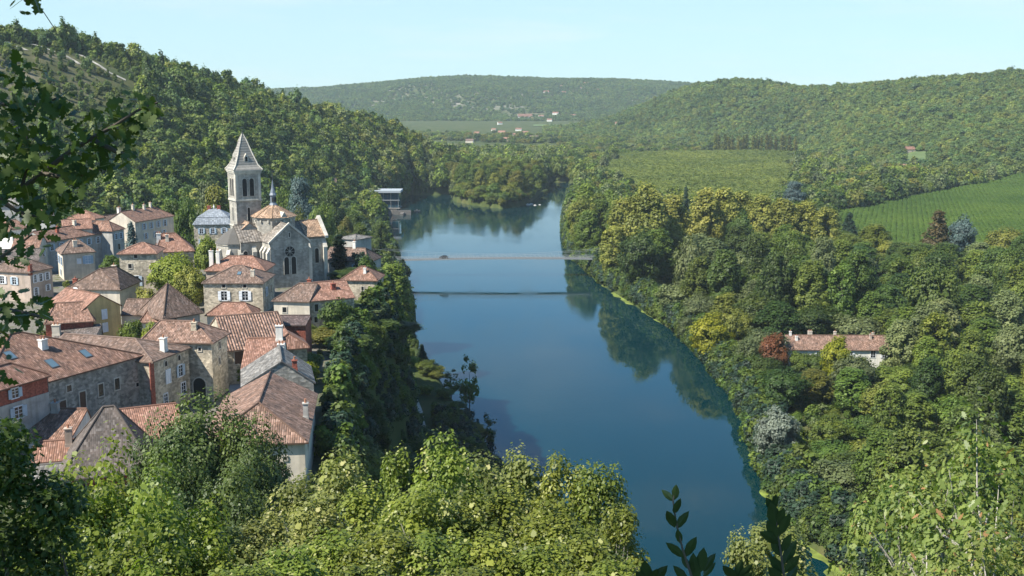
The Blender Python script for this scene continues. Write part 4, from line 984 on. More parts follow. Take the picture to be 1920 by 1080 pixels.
# ------------------------------------------------------------------ church
def church():
    pc = at_y(513, 400, 250); ang = R_(30); zb = 40.0
    root = empty('church', (pc.x, pc.y, zb), ang)
    tag(root, 'large pale stone church with a square bell tower, stone spire and octagonal dome', 'church')
    CW = WALL['church']
    def shift(mb, dx, dy):
        mb.v = [(v[0] + dx, v[1] + dy, v[2]) for v in mb.v]
    def block(nm, x0, y0, W, D, hE, A, B, rise, roof, o=.2, zl=-4):
        rm = MB(); gab = roof_mesh(rm, W, D, hE, A, B, rise, o); wm = MB(); cc = [(0, 0), (W, 0), (W, D), (0, D)]
        for k, f in enumerate('FRBL'):
            p, q = cc[k], cc[(k + 1) % 4]; pts = [(p[0], p[1], zl), (q[0], q[1], zl), (q[0], q[1], hE), (p[0], p[1], hE)]
            if f in gab:
                t = A if f in ('F', 'L') else B; pts.insert(3, (t[0] * W, t[1] * D, hE + rise))
            wm.face(pts)
        shift(rm, x0, y0); shift(wm, x0, y0)
        w_ = wm.build(nm + '_wall', CW, root); r_ = rm.build(nm + '_roof', ROOF[roof], root)
        return w_, r_
    def coping(x0, x1, y0, y1, hE, rise, nm, along):
        mb = MB(); t = .35
        if along == 'x':   # gable lies in the xz plane at y0
            xm = (x0 + x1) / 2
            p = [(x0 - .4, hE - .35), (xm, hE + rise + .1), (x1 + .4, hE - .35), (x1 + .4, hE + .15), (xm, hE + rise + .65), (x0 - .4, hE + .15)]
            mb.prism([(a, y0, b_) for a, b_ in p], (0, y1 - y0, 0))
        else:
            ym = (y0 + y1) / 2
            p = [(y0 - .4, hE - .35), (ym, hE + rise + .1), (y1 + .4, hE - .35), (y1 + .4, hE + .2), (ym, hE + rise + .7), (y0 - .4, hE + .2)]
            mb.prism([(x0, a, b_) for a, b_ in p], (x1 - x0, 0, 0))
        mb.build(nm, COPE, root)
    U, NN = Vector((1, 0, 0)), Vector((0, -1, 0))
    block('nave', -9.2, -4.6, 19.7, 9.2, 10.0, (0, .5), (1, .5), 3.3, 'lauze')
    block('transept', -4.4, -10.5, 8.8, 8.0, 10.2, (.5, 0), (.5, 1), 3.7, 'lauze')
    block('side_chapel', -8.8, -1.4, 5.4, 4.6, 11.8, (.5, 0), (.5, 1), 2.0, 'tan')
    block('porch_bay', 6.0, -4.75, 4.6, 9.5, 10.3, (0, .5), (1, .5), 3.2, 'tan')
    coping(-4.4, 4.4, -10.75, -10.2, 10.2, 3.7, 'gable_coping', 'x')
    coping(10.3, 11.1, -4.7, 4.7, 10.2, 3.7, 'gable_coping', 'y')
    # rounded apse with a stone cone roof
    mb = MB(); mb.lathe([(3.9, -4), (3.9, 9.2), (4.1, 9.3), (4.1, 9.7)], 10, (-9.4, 0), .31); mb.build('apse_wall', CW, root)
    mb = MB(); mb.lathe([(4.2, 9.6), (2.2, 11.6), (.1, 12.9)], 10, (-9.4, 0), .31); mb.build('apse_roof', ROOF['grey'], root)
    for t in (200, 236, 272):
        a = R_(t); c = Vector((-9.4 + 4.2 * math.cos(a), 4.2 * math.sin(a), 0)); mb = MB(); u = Vector((-math.sin(a), math.cos(a), 0)); n = Vector((math.cos(a), math.sin(a), 0))
        mb.fbox(c, u, n, -.38, .38, -4, 7.4, -.6, .55); mb.prism([c + u * -.42 + n * .6 + Vector((0, 0, 7.4)), c + u * -.42 - n * .5 + Vector((0, 0, 8.5)), c + u * -.42 - n * .5 + Vector((0, 0, 7.4))], u * .84)
        mb.build('buttress', COPE, root)
    for (x, y, n) in ((-4.4, -9.9, (-1, 0, 0)), (-4.4, -7.4, (-1, 0, 0)), (-4.4, -5.2, (-1, 0, 0)), (4.4, -9.9, (1, 0, 0)), (6.2, -4.75, (0, -1, 0)), (10.2, -4.75, (0, -1, 0)), (-6.3, -4.6, (0, -1, 0))):
        n = Vector(n); u = Vector((-n.y, n.x, 0)); c = Vector((x, y, 0)); mb = MB()
        mb.fbox(c, u, n, -.45, .45, -4, 7.8, -.3, .75); a = c + u * -.48; mb.prism([a + n * .8 + Vector((0, 0, 7.8)), a - n * .2 + Vector((0, 0, 9.3)), a - n * .2 + Vector((0, 0, 7.8))], u * .96)
        mb.build('buttress', COPE, root)
    # rose and twin lancets in the transept gable
    yb = -10.5; mb = MB(); n_ = 24
    def circ(r, k): return [Vector((r * math.cos(2 * math.pi * j / n_), yb - k, 8.1 + r * math.sin(2 * math.pi * j / n_))) for j in range(n_)]
    ci, co = circ(1.12, .12), circ(1.4, .12)
    for j in range(n_):
        k = (j + 1) % n_; mb.prism([ci[j], co[j], co[k], ci[k]], (0, .14, 0))
    for t in range(4):
        d = Vector((math.cos(t * math.pi / 4), 0, math.sin(t * math.pi / 4))); p = Vector((0, yb - .07, 8.1)); mb.tube([p - d * 1.1, p + d * 1.1], .06, 5)
    rw = mb.build('rose_window', CW, root); pm = MB(); pm.prism(circ(1.12, .03), (0, .05, 0)); pm.build('stained_glass', DARK, rw)
    for x in (-.82, .82): add_window(root, (x, yb, 3.0), U, NN, 1.05, 3.9, 'arch', None, COPE)
    add_window(root, (0, yb, 11.3), U, NN, .3, 1.0, 'plain', None, COPE)
    for x in (-8.2, ): add_window(root, (x, -4.6, 5.0), U, NN, .9, 3.0, 'arch', None, COPE)
    add_window(root, (8.3, -4.75, 4.2), U, NN, .9, 3.4, 'arch', None, COPE)
    # crossing octagon
    R8 = 4.75; a0 = R_(22.5)
    mb = MB(); mb.lathe([(R8, 8), (R8, 14.4), (R8 + .22, 14.6), (R8 + .22, 15.0)], 8, (0, 0), a0); oc = mb.build('octagon_wall', CW, root)
    mb = MB()
    for j in range(16):
        t = a0 + 2 * math.pi * (j + .5) / 16; rr = R8 * math.cos(math.pi / 8) / max(.924, math.cos((t - a0) % (math.pi / 4) - math.pi / 8)) + .02
        c = Vector((rr * math.cos(t), rr * math.sin(t), 0)); nn = Vector((math.cos(t), math.sin(t), 0)); mb.fbox(c, Vector((-nn.y, nn.x, 0)), nn, -.16, .16, 14.0, 14.45, -.3, .32)
    mb.build('corbel', COPE, oc)
    mb = MB(); Rr = R8 + .5
    for j in range(8):
        p = [Vector((Rr * math.cos(a0 + math.pi / 4 * (j + k)), Rr * math.sin(a0 + math.pi / 4 * (j + k)), 15.02)) for k in (0, 1)]; t = Vector((0, 0, 18.0))
        u = (p[1] - p[0]).normalized(); v = (t - (p[0] + p[1]) / 2).normalized(); mb.face([p[0], p[1], t], [((q - p[0]).dot(u), (q - p[0]).dot(v)) for q in (p[0], p[1], t)])
        mb.tube([p[0] + Vector((0, 0, .03)), t], .09, 5)
    mb.face([(Rr * math.cos(a0 - math.pi / 4 * j), Rr * math.sin(a0 - math.pi / 4 * j), 15.0) for j in range(8)])
    mb.build('octagon_roof', ROOF['tan'], root)
    # little gable on the octagon, towards the viewer
    a = R_(-78); d = Vector((math.cos(a), math.sin(a), 0)); u = Vector((-d.y, d.x, 0)); c = d * (R8 * .93); mb = MB()
    mb.prism([c + u * -1.1 + Vector((0, 0, 14.6)) + d * .3, c + u * 1.1 + Vector((0, 0, 14.6)) + d * .3, c + Vector((0, 0, 16.3)) + d * .3], d * -2.4); mb.build('gablet', COPE, root)
    # cupola
    mb = MB(); mb.lathe([(.95, 17.5), (.75, 17.9), (.62, 18.0), (.62, 19.6), (.8, 19.65), (.8, 19.8)], 8, (0, 0), a0); cu = mb.build('cupola', LEADM, root)
    for j in range(4):
        a = R_(45 * j - 90 - 30); d = Vector((math.cos(a), math.sin(a), 0)); pm = MB(); pm.prism([d * .6 + Vector((-d.y, d.x, 0)) * p[0] + Vector((0, 0, 18.25 + p[1])) for p in arch_pts(.34, 1.1)], d * .06); pm.build('opening', DARK, cu)
    mb = MB(); mb.lathe([(.85, 19.8), (.6, 20.3), (.35, 21.3), (.22, 22.1), (.05, 23.2)], 8, (0, 0), a0); mb.build('cupola_spire', LEADM, root)
    mb = MB(); mb.tube([(0, 0, 23.0), (0, 0, 25.2)], .05, 5); mb.prism([(0, 0, 24.9), (.7, 0, 25.0), (.55, 0, 25.2), (.7, 0, 25.45), (0, 0, 25.15)], (0, .05, 0)); mb.lathe([(.03, 23.9), (.16, 24.05), (.03, 24.2)], 8); mb.build('weather_vane', IRON, root)
    # bell tower
    tx, ty, h2 = -5.0, 5.0, 2.85; zt = 25.3
    mb = MB(); mb.box(tx - h2, ty - h2, -4, tx + h2, ty + h2, zt); tw_ = mb.build('tower', CW, root)
    def band(z0, z1, e, nm='string_course'):
        mb = MB(); mb.box(tx - h2 - e, ty - h2 - e, z0, tx + h2 + e, ty + h2 + e, z1); mb.build(nm, COPE, tw_)
    band(18.5, 18.75, .22); band(18.75, 19.0, .12); band(12.6, 12.9, .15); band(24.6, 24.85, .12); band(24.85, 25.2, .28); band(25.2, 25.5, .45, 'cornice')
    for (n) in ((0, -1, 0), (-1, 0, 0), (1, 0, 0), (0, 1, 0)):
        n = Vector(n); u = Vector((-n.y, n.x, 0)); c = Vector((tx, ty, 0)) + n * h2
        for s in (-.82, .82):
            f = add_window(tw_, c + u * s + Vector((0, 0, 19.6)), u, n, 1.02, 4.0, 'arch', None, COPE, name='belfry_opening', light=DARK)
        mb = MB()
        for s in (-1, 1): mb.fbox(c + u * (s * (h2 - .28)), u, n, -.28, .28, 19.0, 24.6, -.05, .12)
        mb.build('corner_pilaster', COPE, tw_)
        for z in (14.0, 8.5):
            add_window(tw_, c + u * (-.1) + Vector((0, 0, z)), u, n, .55, 3.0, 'arch', None, COPE, light=DARK)
    mb = MB(); prof = [(h2 + .5, 25.5), (h2 - .25, 26.5), (1.6, 29.2), (.72, 32.0), (.12, 33.5)]
    for k in range(len(prof) - 1):
        (r0, z0), (r1, z1) = prof[k], prof[k + 1]
        for j in range(4):
            q = [(-1, -1), (1, -1), (1, 1), (-1, 1)]; a, b_ = q[j], q[(j + 1) % 4]
            p = [Vector((tx + a[0] * r0, ty + a[1] * r0, z0)), Vector((tx + b_[0] * r0, ty + b_[1] * r0, z0)), Vector((tx + b_[0] * r1, ty + b_[1] * r1, z1)), Vector((tx + a[0] * r1, ty + a[1] * r1, z1))]
            u = (p[1] - p[0]).normalized(); v = u.cross(Vector((0, 0, 1))).cross(u); mb.face(p, [((x - p[0]).dot(u), x.z * 1.1) for x in p])
    sp = mb.build('spire', SPIRE, root)
    for (a, b_) in ((-1, -1), (1, -1), (1, 1), (-1, 1)):
        mb = MB(); mb.tube([(tx + a * r, ty + b_ * r, z + .03) for r, z in prof], [.17, .16, .14, .12, .08], 6); mb.build('spire_rib', COPE, sp)
    for n in ((0, -1, 0), (-1, 0, 0), (1, 0, 0), (0, 1, 0)):
        n = Vector(n); u = Vector((-n.y, n.x, 0)); c = Vector((tx, ty, 27.3)) + n * 2.35; mb = MB()
        mb.prism([c + u * -.5, c + u * .5, c + u * .5 + Vector((0, 0, 1.0)), c + Vector((0, 0, 1.9)), c + u * -.5 + Vector((0, 0, 1.0))], n * -1.6)
        l = mb.build('lucarne', COPE, sp); pm = MB(); pm.prism([c + u * p[0] + n * .02 + Vector((0, 0, .12 + p[1])) for p in arch_pts(.5, 1.1)], n * -.06); pm.build('opening', DARK, l)
    mb = MB(); mb.lathe([(.05, 33.3), (.22, 33.6), (.05, 33.9)], 8, (tx, ty)); mb.tube([(tx, ty, 33.4), (tx, ty, 35.3)], .06, 5); mb.tube([(tx - .4, ty, 34.8), (tx + .4, ty, 34.8)], .06, 5); mb.build('finial_cross', IRON, sp)
COPE = stone_wall('church dressed stone', (.60, .56, .48), block=1.2, contrast=.08, stain=.28)
def spire_mat():
    m, nt, b = new_mat('spire banded stone')
    uv = N(nt, 'ShaderNodeUVMap'); sp = N(nt, 'ShaderNodeSeparateXYZ'); nt.links.new(uv.outputs[0], sp.inputs[0])
    f = math_(nt, 'FRACT', math_(nt, 'DIVIDE', sp.outputs[1], .62))
    c = ramp(nt, f, [(.12, (.42, .39, .34)), (.3, (.23, .215, .19)), (.85, (.29, .265, .235)), (1, (.42, .39, .34))])
    nt.links.new(mixc(nt, 1.0, c, ramp(nt, noise(nt, uv.outputs[0], 1.2, 5), [(.3, (.75, .75, .75)), (.7, (1.1, 1.1, 1.08))]), 'MULTIPLY'), b.inputs['Base Color'])
    b.inputs['Roughness'].default_value = .9
    bp = N(nt, 'ShaderNodeBump'); bp.inputs['Distance'].default_value = .1; nt.links.new(f, bp.inputs['Height']); nt.links.new(bp.outputs[0], b.inputs['Normal'])
    return m
SPIRE = spire_mat()
church()

# ------------------------------------------------------------------ bridge and car
PAINT = plain('bridge pale grey paint', (.24, .26, .26), .6, var=.06)
ASPH = plain('asphalt', (.10, .10, .10), .9, var=.1)
def bridge():
    a, b_ = at_y(672, 488.8, 500), at_y(1192, 485.3, 502)
    d = b_ - a; L = d.length; ang = math.atan2(d.y, d.x)
    root = empty('suspension_bridge', (a.x, a.y, 0), ang); tag(root, 'slender pale grey suspension bridge crossing the whole river', 'bridge')
    z0, z1 = a.z, b_.z
    def zz(x): return z0 + (z1 - z0) * x / L + .9 * math.sin(math.pi * x / L)
    n = 40; X = [L * k / n for k in range(n + 1)]; mb = MB(); rd = MB()
    for k in range(n):
        p, q = X[k], X[k + 1]
        c = [(p, -2.3, zz(p)), (q, -2.3, zz(q)), (q, 2.3, zz(q)), (p, 2.3, zz(p))]
        mb.prism(c, (0, 0, -.4)); rd.face([(x, y * .8, z + .02) for x, y, z in c])
    mb.build('deck', PAINT, root); rd.build('roadway', ASPH, root)
    for s in (-1, 1):
        mb = MB(); y = s * 2.2
        mb.tube([(x, y, zz(x) + 1.05) for x in X], .06, 4); mb.tube([(x, y, zz(x) + .55) for x in X], .03, 4)
        m_ = int(L / 2.2)
        for k in range(m_ + 1):
            x = L * k / m_; mb.tube([(x, y, zz(x)), (x, y, zz(x) + 1.05)], .035, 4)
            if k < m_:
                x2 = L * (k + 1) / m_; mb.tube([(x, y, zz(x) + .05), (x2, y, zz(x2) + 1.0)], .022, 4)
        mb.build('railing', PAINT, root)
        mb = MB(); xa, xb = 1, L - 1; h = 6.5
        def cz(x):
            t = (x - xa) / (xb - xa) * 2 - 1; return 1.6 + (h - 1.6) * t * t
        cx = [xa + (xb - xa) * k / 40 for k in range(41)]
        mb.tube([(x, y, zz(x) + cz(x)) for x in cx], .04, 4)
        mb.build('suspension_cable', PAINT, root)
        mb = MB()
        for k in range(1, 40): mb.tube([(cx[k], y, zz(cx[k]) + 1.1), (cx[k], y, zz(cx[k]) + cz(cx[k]))], .022, 3)
        mb.build('hanger', PAINT, root)
        for x in (1, L - 1):
            mb = MB(); mb.box(x - .5, y - .4 + s * .5, -2, x + .5, y + .4 + s * .5, zz(x) + 6.6); mb.box(x - .65, y - .55 + s * .5, zz(x) + 6.6, x + .65, y + .55 + s * .5, zz(x) + 7.0); mb.build('pylon', WALL['church'], root)
    # the car driving on it
    pc = at_y(832, 486, 500.6); x = (pc.x - a.x) * math.cos(ang); return a, ang, x, zz(x) + .02
CARP = plain('dark car paint', (.03, .03, .035), .25, var=.05); TYRE = plain('tyre rubber', (.02, .02, .02), .9); RIMM = plain('wheel rim', (.45, .45, .45), .4)
m, nt, b = new_mat('headlight lens'); b.inputs['Base Color'].default_value = (.8, .82, .85, 1); b.inputs['Roughness'].default_value = .1; LENS = m
def car(name, label, loc, rz, paint, k=1.0):
    root = empty(name, loc, rz, (k, k, k)); tag(root, label, 'car')
    pr = [(-2.05, .35), (-2.1, .75), (-1.95, .95), (-1.0, 1.05), (-.45, 1.48), (1.1, 1.52), (1.75, 1.1), (2.05, .95), (2.08, .35)]
    mb = MB(); mb.prism([(x, -.85, z) for x, z in pr], (0, 1.7, 0)); mb.build('body', paint, root)
    for s in (-1, 1):
        mb = MB(); mb.prism([(x, s * .855, z) for x, z in ((-.85, 1.06), (-.38, 1.4), (.25, 1.43), (.25, 1.06))], (0, s * .015, 0)); mb.build('side_window', GLASS, root)
        mb = MB(); mb.prism([(x, s * .855, z) for x, z in ((.33, 1.06), (.33, 1.43), (1.05, 1.42), (1.5, 1.1))], (0, s * .015, 0)); mb.build('side_window', GLASS, root)
        mb = MB(); mb.box(-2.12, s * .6 - .18, .68, -2.04, s * .6 + .18, .86); mb.build('headlight', LENS, root)
        for x in (-1.3, 1.3):
            mb = MB(); mb.tube([(x, s * .62, .33), (x, s * .88, .33)], .33, 14); w_ = mb.build('wheel', TYRE, root)
            mb = MB(); mb.tube([(x, s * .87, .33), (x, s * .895, .33)], .2, 10); mb.build('rim', RIMM, w_)
    mb = MB(); mb.prism([(-.98, -.72, 1.08), (-.5, -.68, 1.44), (-.5, .68, 1.44), (-.98, .72, 1.08)], (-.03, 0, .02)); mb.build('windscreen', GLASS, root)
    return root
ba, bang, bx, bz = bridge()
car('parked_car', 'small dark hatchback driving across the suspension bridge', (ba.x + math.cos(bang) * bx, ba.y + math.sin(bang) * bx, bz), bang, CARP).name = 'hatchback_car'
p = at_z(747, 659, 4.2)
p = at_z(309, 549, 40); car('parked_car', 'dark parked car by the garden wall below the plane tree', (p.x, p.y, gz(p.x, p.y) + .05), R_(60), CARP)
p = at_z(747, 659, 4.2)
car('parked_car', 'small white car at the end of the riverside path under the trees', (p.x, p.y, gz(p.x, p.y) + .05), R_(20), WHITE)

# ------------------------------------------------------------------ glass hall by the water, jetty, boat
def hall():
    p0 = at_z(690, 402, .2); Y0 = p0.y; x0 = p0.x; x1 = at_y(749, 380, Y0).x
    root = empty('glass_hall', (x0, Y0, 0)); tag(root, 'modern glass fronted hall with a flat pale roof at the water edge', 'hall')
    W = x1 - x0; mb = MB(); mb.box(-4, 0, -3, W - 2, 16, 4.2); mb.box(-4, -.3, 4.2, W + .3, 16, 4.6); mb.build('base', plain('hall base concrete', (.24, .22, .19), .9), root)
    mb = MB(); mb.box(-7, 2.0, 4.6, W - .6, 15, 15.4); gl = mb.build('glass_facade', BGL, root)
    mb = MB()
    for k in range(12):
        x = -7 + (W + 6.4) * k / 11; mb.box(x - .09, 1.85, 4.6, x + .09, 1.998, 15.4)
    mb.build('mullion', IRON, gl)
    mb = MB(); mb.box(-7.4, .6, 9.8, W, 1.99, 10.3); mb.build('balcony', PAINT, root)
    for k in range(5):
        x = .3 + (W - 1.2) * k / 4; mb = MB(); mb.tube([(x, .9, 4.6), (x, .9, 15.4)], .16, 8); mb.build('column', PAINT, root)
    mb = MB(); mb.box(-15, -1.0, 15.4, W + 1.0, 17, 16.9); mb.build('roof', plain('hall roof grey', (.33, .36, .38), .7, var=.04), root)
    j = MB(); q = Y0 - 6
    jr = empty('jetty', (x1 - 5, q, 0)); tag(jr, 'low dark concrete jetty walls beside the glass fronted hall', 'jetty')
    j.box(0, 5, -3, 13, 6.5, 3.2); j.box(6, -4, -3, 8.5, 5, 1.8); j.box(12, 3, -3, 13.2, 5, 2.2); j.build('jetty_wall', plain('jetty dark concrete', (.13, .12, .11), .9), jr)
    r = MB()
    for k in range(8): r.tube([(k * 1.8, 5.2, 3.2), (k * 1.8, 5.2, 4.2)], .06, 5)
    r.tube([(0, 5.2, 4.2), (12.6, 5.2, 4.2)], .06, 5); r.build('handrail', IRON, jr)
m, nt, b = new_mat('blue facade glass'); b.inputs['Base Color'].default_value = (.03, .07, .10, 1); b.inputs['Roughness'].default_value = .08; BGL = m
hall()
def boat(px, row):
    p = at_z(px, row, 0); root = empty('rowing_boat', (p.x, p.y, 0), R_(15)); tag(root, 'tiny pinkish boat moored near the jetty', 'boat')
    mb = MB(); st_ = [(-2.2, .55, .75), (-1, .85, .6), (.6, .8, .6), (1.7, .45, .7), (2.3, .05, .9)]
    for k in range(4):
        (xa, wa, za), (xb, wb, zb_) = st_[k], st_[k + 1]
        for s in (-1, 1):
            mb.face([(xa, s * wa, za), (xb, s * wb, zb_), (xb, s * wb * .6, -.1), (xa, s * wa * .6, -.1)])
        mb.face([(xa, -wa * .6, .1), (xb, -wb * .6, .1), (xb, wb * .6, .1), (xa, wa * .6, .1)])
    mb.face([(-2.2, -.55, .75), (-2.2, .55, .75), (-2.2, .33, -.1), (-2.2, -.33, -.1)]); mb.build('hull', WALL['pink'], root)
    mb = MB(); mb.box(-1.2, -.7, .42, -.9, .7, .48); mb.box(.4, -.7, .42, .7, .7, .48); mb.build('seat', WOOD_B, root)
    mb = MB(); mb.box(-.5, -.45, .3, .35, .45, 1.5); mb.build('cabin', WALL['pink'], root)
boat(782, 396)
# weir rocks
ROCK = stone_wall('pale weir rock', (.62, .60, .55), block=1.5, contrast=.15)
def rock(px, row, s, label):
    p = at_z(px, row, 0); rng = random.Random(px); mb = MB(); tmp = MB()
    tmp.lathe([(.05, -.6), (.9, -.3), (1.0, .1), (.7, .5), (.3, .7), (.02, .74)], 9)
    f = [rng.uniform(.7, 1.25) for _ in range(9)]
    mb.v = [(x * s * f[i % 9] * 1.6, y * s * f[(i + 3) % 9], z * s * f[(i + 5) % 9]) for i, (x, y, z) in enumerate(tmp.v)]; mb.f = tmp.f; mb.uv = tmp.uv
    o = mb.build('rock', ROCK); o.location = (p.x, p.y, 0); tag(o, label, 'rock', 'pale rocks of the weir')
for (px, row, s) in ((957, 386, .9), (963, 383, 1.2), (970, 378, 1.4), (977, 381, 1.3), (984, 380, 1.0), (990, 384, 1.3), (996, 383, 1.0), (948, 388, .8), (1003, 385, .8), (1012, 384, .6)):
    rock(px, row, s, 'pale rock breaking the water on the weir below the island')
p = hit(1078, 371); 
o = None
# ------------------------------------------------------------------ sheets on the ground
def sheet(name, pts, mat, dz=.06, kind='structure', nx=30, ny=10, label=None):
    """a patch that follows the ground: pts = left edge points and right edge points (equal counts)"""
    Lp, Rp = pts; mb = MB(); rows = []
    m_ = len(Lp)
    for k in range((m_ - 1) * ny + 1):
        i, t = min(k // ny, m_ - 2), (k - min(k // ny, m_ - 2) * ny) / ny
        a, b_ = Lp[i].lerp(Lp[i + 1], t), Rp[i].lerp(Rp[i + 1], t)
        rows.append([a.lerp(b_, j / nx) for j in range(nx + 1)])
    arr = np.array([[(v.x, v.y) for v in r] for r in rows]); Z = ground(arr[..., 0], arr[..., 1]) + dz
    n0, n1 = Z.shape
    mb.v = [(float(arr[i, j, 0]), float(arr[i, j, 1]), float(Z[i, j])) for i in range(n0) for j in range(n1)]
    for i in range(n0 - 1):
        for j in range(n1 - 1):
            q = i * n1 + j; mb.f.append((q, q + 1, q + n1 + 1, q + n1)); mb.uv.append([(0, 0)] * 4)
    o = mb.build(name, mat, None, True); o['kind'] = kind
    if label: o['label'] = label
    return o
PATHM = plain('pale path gravel', (.46, .43, .36), .95, scale=.8)
cl = [at_z(*q, 4.2) for q in ((738, 662), (744, 688), (757, 714), (772, 738), (784, 768), (792, 808), (794, 850), (790, 900))]
def off(poly, w):
    r = []
    for k, p in enumerate(poly):
        d = (poly[min(k + 1, len(poly) - 1)] - poly[max(k - 1, 0)]); d.z = 0; d.normalize(); r.append(Vector((p.x - d.y * w, p.y + d.x * w, 0)))
    return r
sheet('path', (off(cl, 1.1), off(cl, -1.1)), PATHM, .07, nx=3)
sheet('street', ([at_z(428, 735, 40), at_z(432, 715, 40), at_z(434, 690, 40), at_z(436, 670, 40)], [at_z(462, 735, 40), at_z(458, 715, 40), at_z(456, 690, 40), at_z(452, 670, 40)]), plain('street asphalt pale', (.24, .24, .24), .9, scale=.6), .08, nx=4)
rd = [hit(*q) for q in ((605, 352), (640, 349), (660, 345), (676, 340), (668, 335))]
sheet('road', (off(rd, 3.2), off(rd, -3.2)), PATHM, .12, nx=4)
def vine_mat():
    m, nt, b = new_mat('vineyard rows'); tc = N(nt, 'ShaderNodeTexCoord'); mp = N(nt, 'ShaderNodeMapping'); mp.inputs['Rotation'].default_value = (0, 0, R_(28)); nt.links.new(tc.outputs['Object'], mp.inputs[0])
    w_ = N(nt, 'ShaderNodeTexWave'); w_.inputs['Scale'].default_value = .8; w_.inputs['Distortion'].default_value = 1.2; w_.inputs['Detail Scale'].default_value = 2; nt.links.new(mp.outputs[0], w_.inputs[0])
    c = ramp(nt, w_.outputs[1], [(.1, (.05, .085, .018)), (.6, (.08, .12, .026))]); c = mixc(nt, 1.0, c, ramp(nt, noise(nt, tc.outputs['Object'], .03, 6), [(.35, (.85, .9, .85)), (.65, (1.12, 1.08, 1.0))]), 'MULTIPLY')
    nt.links.new(c, b.inputs['Base Color']); b.inputs['Roughness'].default_value = .9; bp = N(nt, 'ShaderNodeBump'); bp.inputs['Distance'].default_value = .6; nt.links.new(w_.outputs[1], bp.inputs['Height']); nt.links.new(bp.outputs[0], b.inputs['Normal'])
    return m
for q in TRACKS: sheet('track', (off(q, 1.6), off(q, -1.4)), plain('pale rock track', (.36, .33, .27), .95, scale=.15, var=.3), .35, nx=3)
vm = vine_mat()
sheet('field', ([VINE[0], VINE[8], VINE[7], VINE[6], VINE[5], VINE[4]], [VINE[1], VINE[2], VINE[2].lerp(VINE[3], .25), VINE[2].lerp(VINE[3], .5), VINE[2].lerp(VINE[3], .75), VINE[3]]), vm, .5, nx=40, ny=8)
GRASSM = plain('meadow grass', (.095, .14, .035), .95, scale=.08)
STRAWM = plain('dry field', (.15, .14, .07), .95, scale=.08)
sheet('meadow', ([MEADOW[0], MEADOW[5], MEADOW[4]], [MEADOW[0].lerp(MEADOW[1], .9), MEADOW[1], MEADOW[2].lerp(MEADOW[4], .5)]), GRASSM, .3, nx=8)
sheet('meadow', ([MEADOW[4], MEADOW[4].lerp(MEADOW[3], .5), MEADOW[3]], [MEADOW[1].lerp(MEADOW[2], .3), MEADOW[1].lerp(MEADOW[2], .7), MEADOW[2]]), STRAWM, .34, nx=8)
sheet('meadow', ([CLEAR[0], CLEAR[3]], [CLEAR[1], CLEAR[2]]), plain('lawn', (.085, .125, .035), .95, scale=.1), .3, nx=10)
for (a, b_, r0, r1, mm) in ((1040, 1160, 243, 246, GRASSM), (1060, 1210, 247, 250.5, GRASSM), (1095, 1150, 255, 257.5, STRAWM), (1000, 1060, 238, 240, GRASSM)):
    q = [at_z(a, r1, 12), at_z(b_, r1, 12), at_z(b_, r0, 12), at_z(a, r0, 12)]
    sheet('field', ([q[0], q[3]], [q[1], q[2]]), mm, 1.2, nx=10)
q = [at_z(1845, 350, 8), at_z(2060, 352, 8), at_z(2060, 328, 8), at_z(1905, 341, 8)]
sheet('field', ([q[0], q[3]], [q[1], q[2]]), STRAWM, .9, nx=10)
X, Y, vr = jitter_grid(190, 520, 560, 1010, 1.0, 21); X = np.round((X - Y * .35) / 3.2) * 3.2 + Y * .35 + vr.normal(size=len(X)) * .4; Z = ground(X, Y)
k = inpoly(X, Y, VINEP) & (vr.uniform(size=len(X)) < .6) & (pxof(X, Y, Z)[0] < 2060)
vs = vr.uniform(.13, .2, len(X)); scatter('vine_rows', np.stack([X, Y, Z + .3], -1)[k], np.stack([vs, vs * 1.6, vs * 1.05], -1)[k], 'vine', 'rows of green vines covering the sloping field')
# algae along the right bank
ALG = plain('water weed', (.155, .20, .03), .8, scale=.3, var=.35)
def algae(y0, y1, wmax, seed):
    rng = random.Random(seed); L_, R2 = [], []
    n = int((y1 - y0) / .8)
    for k in range(n + 1):
        y = y0 + (y1 - y0) * k / n; t = math.sin(math.pi * min(1, max(0, k / n))) ** .5; w_ = wmax * t * (.55 + .25 * math.sin(y / 7 + seed) + .2 * math.sin(y / 3.1) + .12 * math.sin(y / 1.3 + 2) + rng.uniform(0, .1)); e = float(xr(y))
        L_.append((e - w_, y)); R2.append((e + 2.5, y))
    mb = MB()
    for k in range(n): mb.face([(*L_[k], .03), (*R2[k], .03), (*R2[k + 1], .03), (*L_[k + 1], .03)])
    o = mb.build('water_weed', ALG); tag(o, 'bright yellow green weed floating along the right bank', 'water weed', None, 'stuff')
algae(388, 490, 4.5, 1); algae(205, 240, 3.0, 2); algae(150, 206, 9, 4)
# lamp and poles
p = at_z(755, 697, 4.2); r = empty('street_lamp', (p.x, p.y, gz(p.x, p.y))); tag(r, 'thin white lamp post beside the riverside path', 'street lamp')
mb = MB(); mb.tube([(0, 0, -.5), (0, 0, 6.2)], [.12, .08], 8); mb.build('post', WHITE, r)
mb = MB(); mb.tube([(0, 0, 6.1), (.4, 0, 6.35), (.9, 0, 6.35)], .05, 6); a_ = mb.build('arm', WHITE, r); mb = MB(); mb.box(.7, -.12, 6.25, 1.3, .12, 6.4); mb.build('lamp_head', DISH, r)
p = at_z(83, 492, 40.5); r = empty('utility_pole', (p.x, p.y, gz(p.x, p.y))); tag(r, 'dark wooden pole standing between the village houses near the blue shutters', 'utility pole')
mb = MB(); mb.tube([(0, 0, -1), (0, 0, 8.6)], [.2, .13], 8); mb.build('post', WOOD_B, r); mb = MB(); mb.box(-.7, -.06, 7.9, .7, .06, 8.05); mb.build('crossarm', WOOD_B, r)
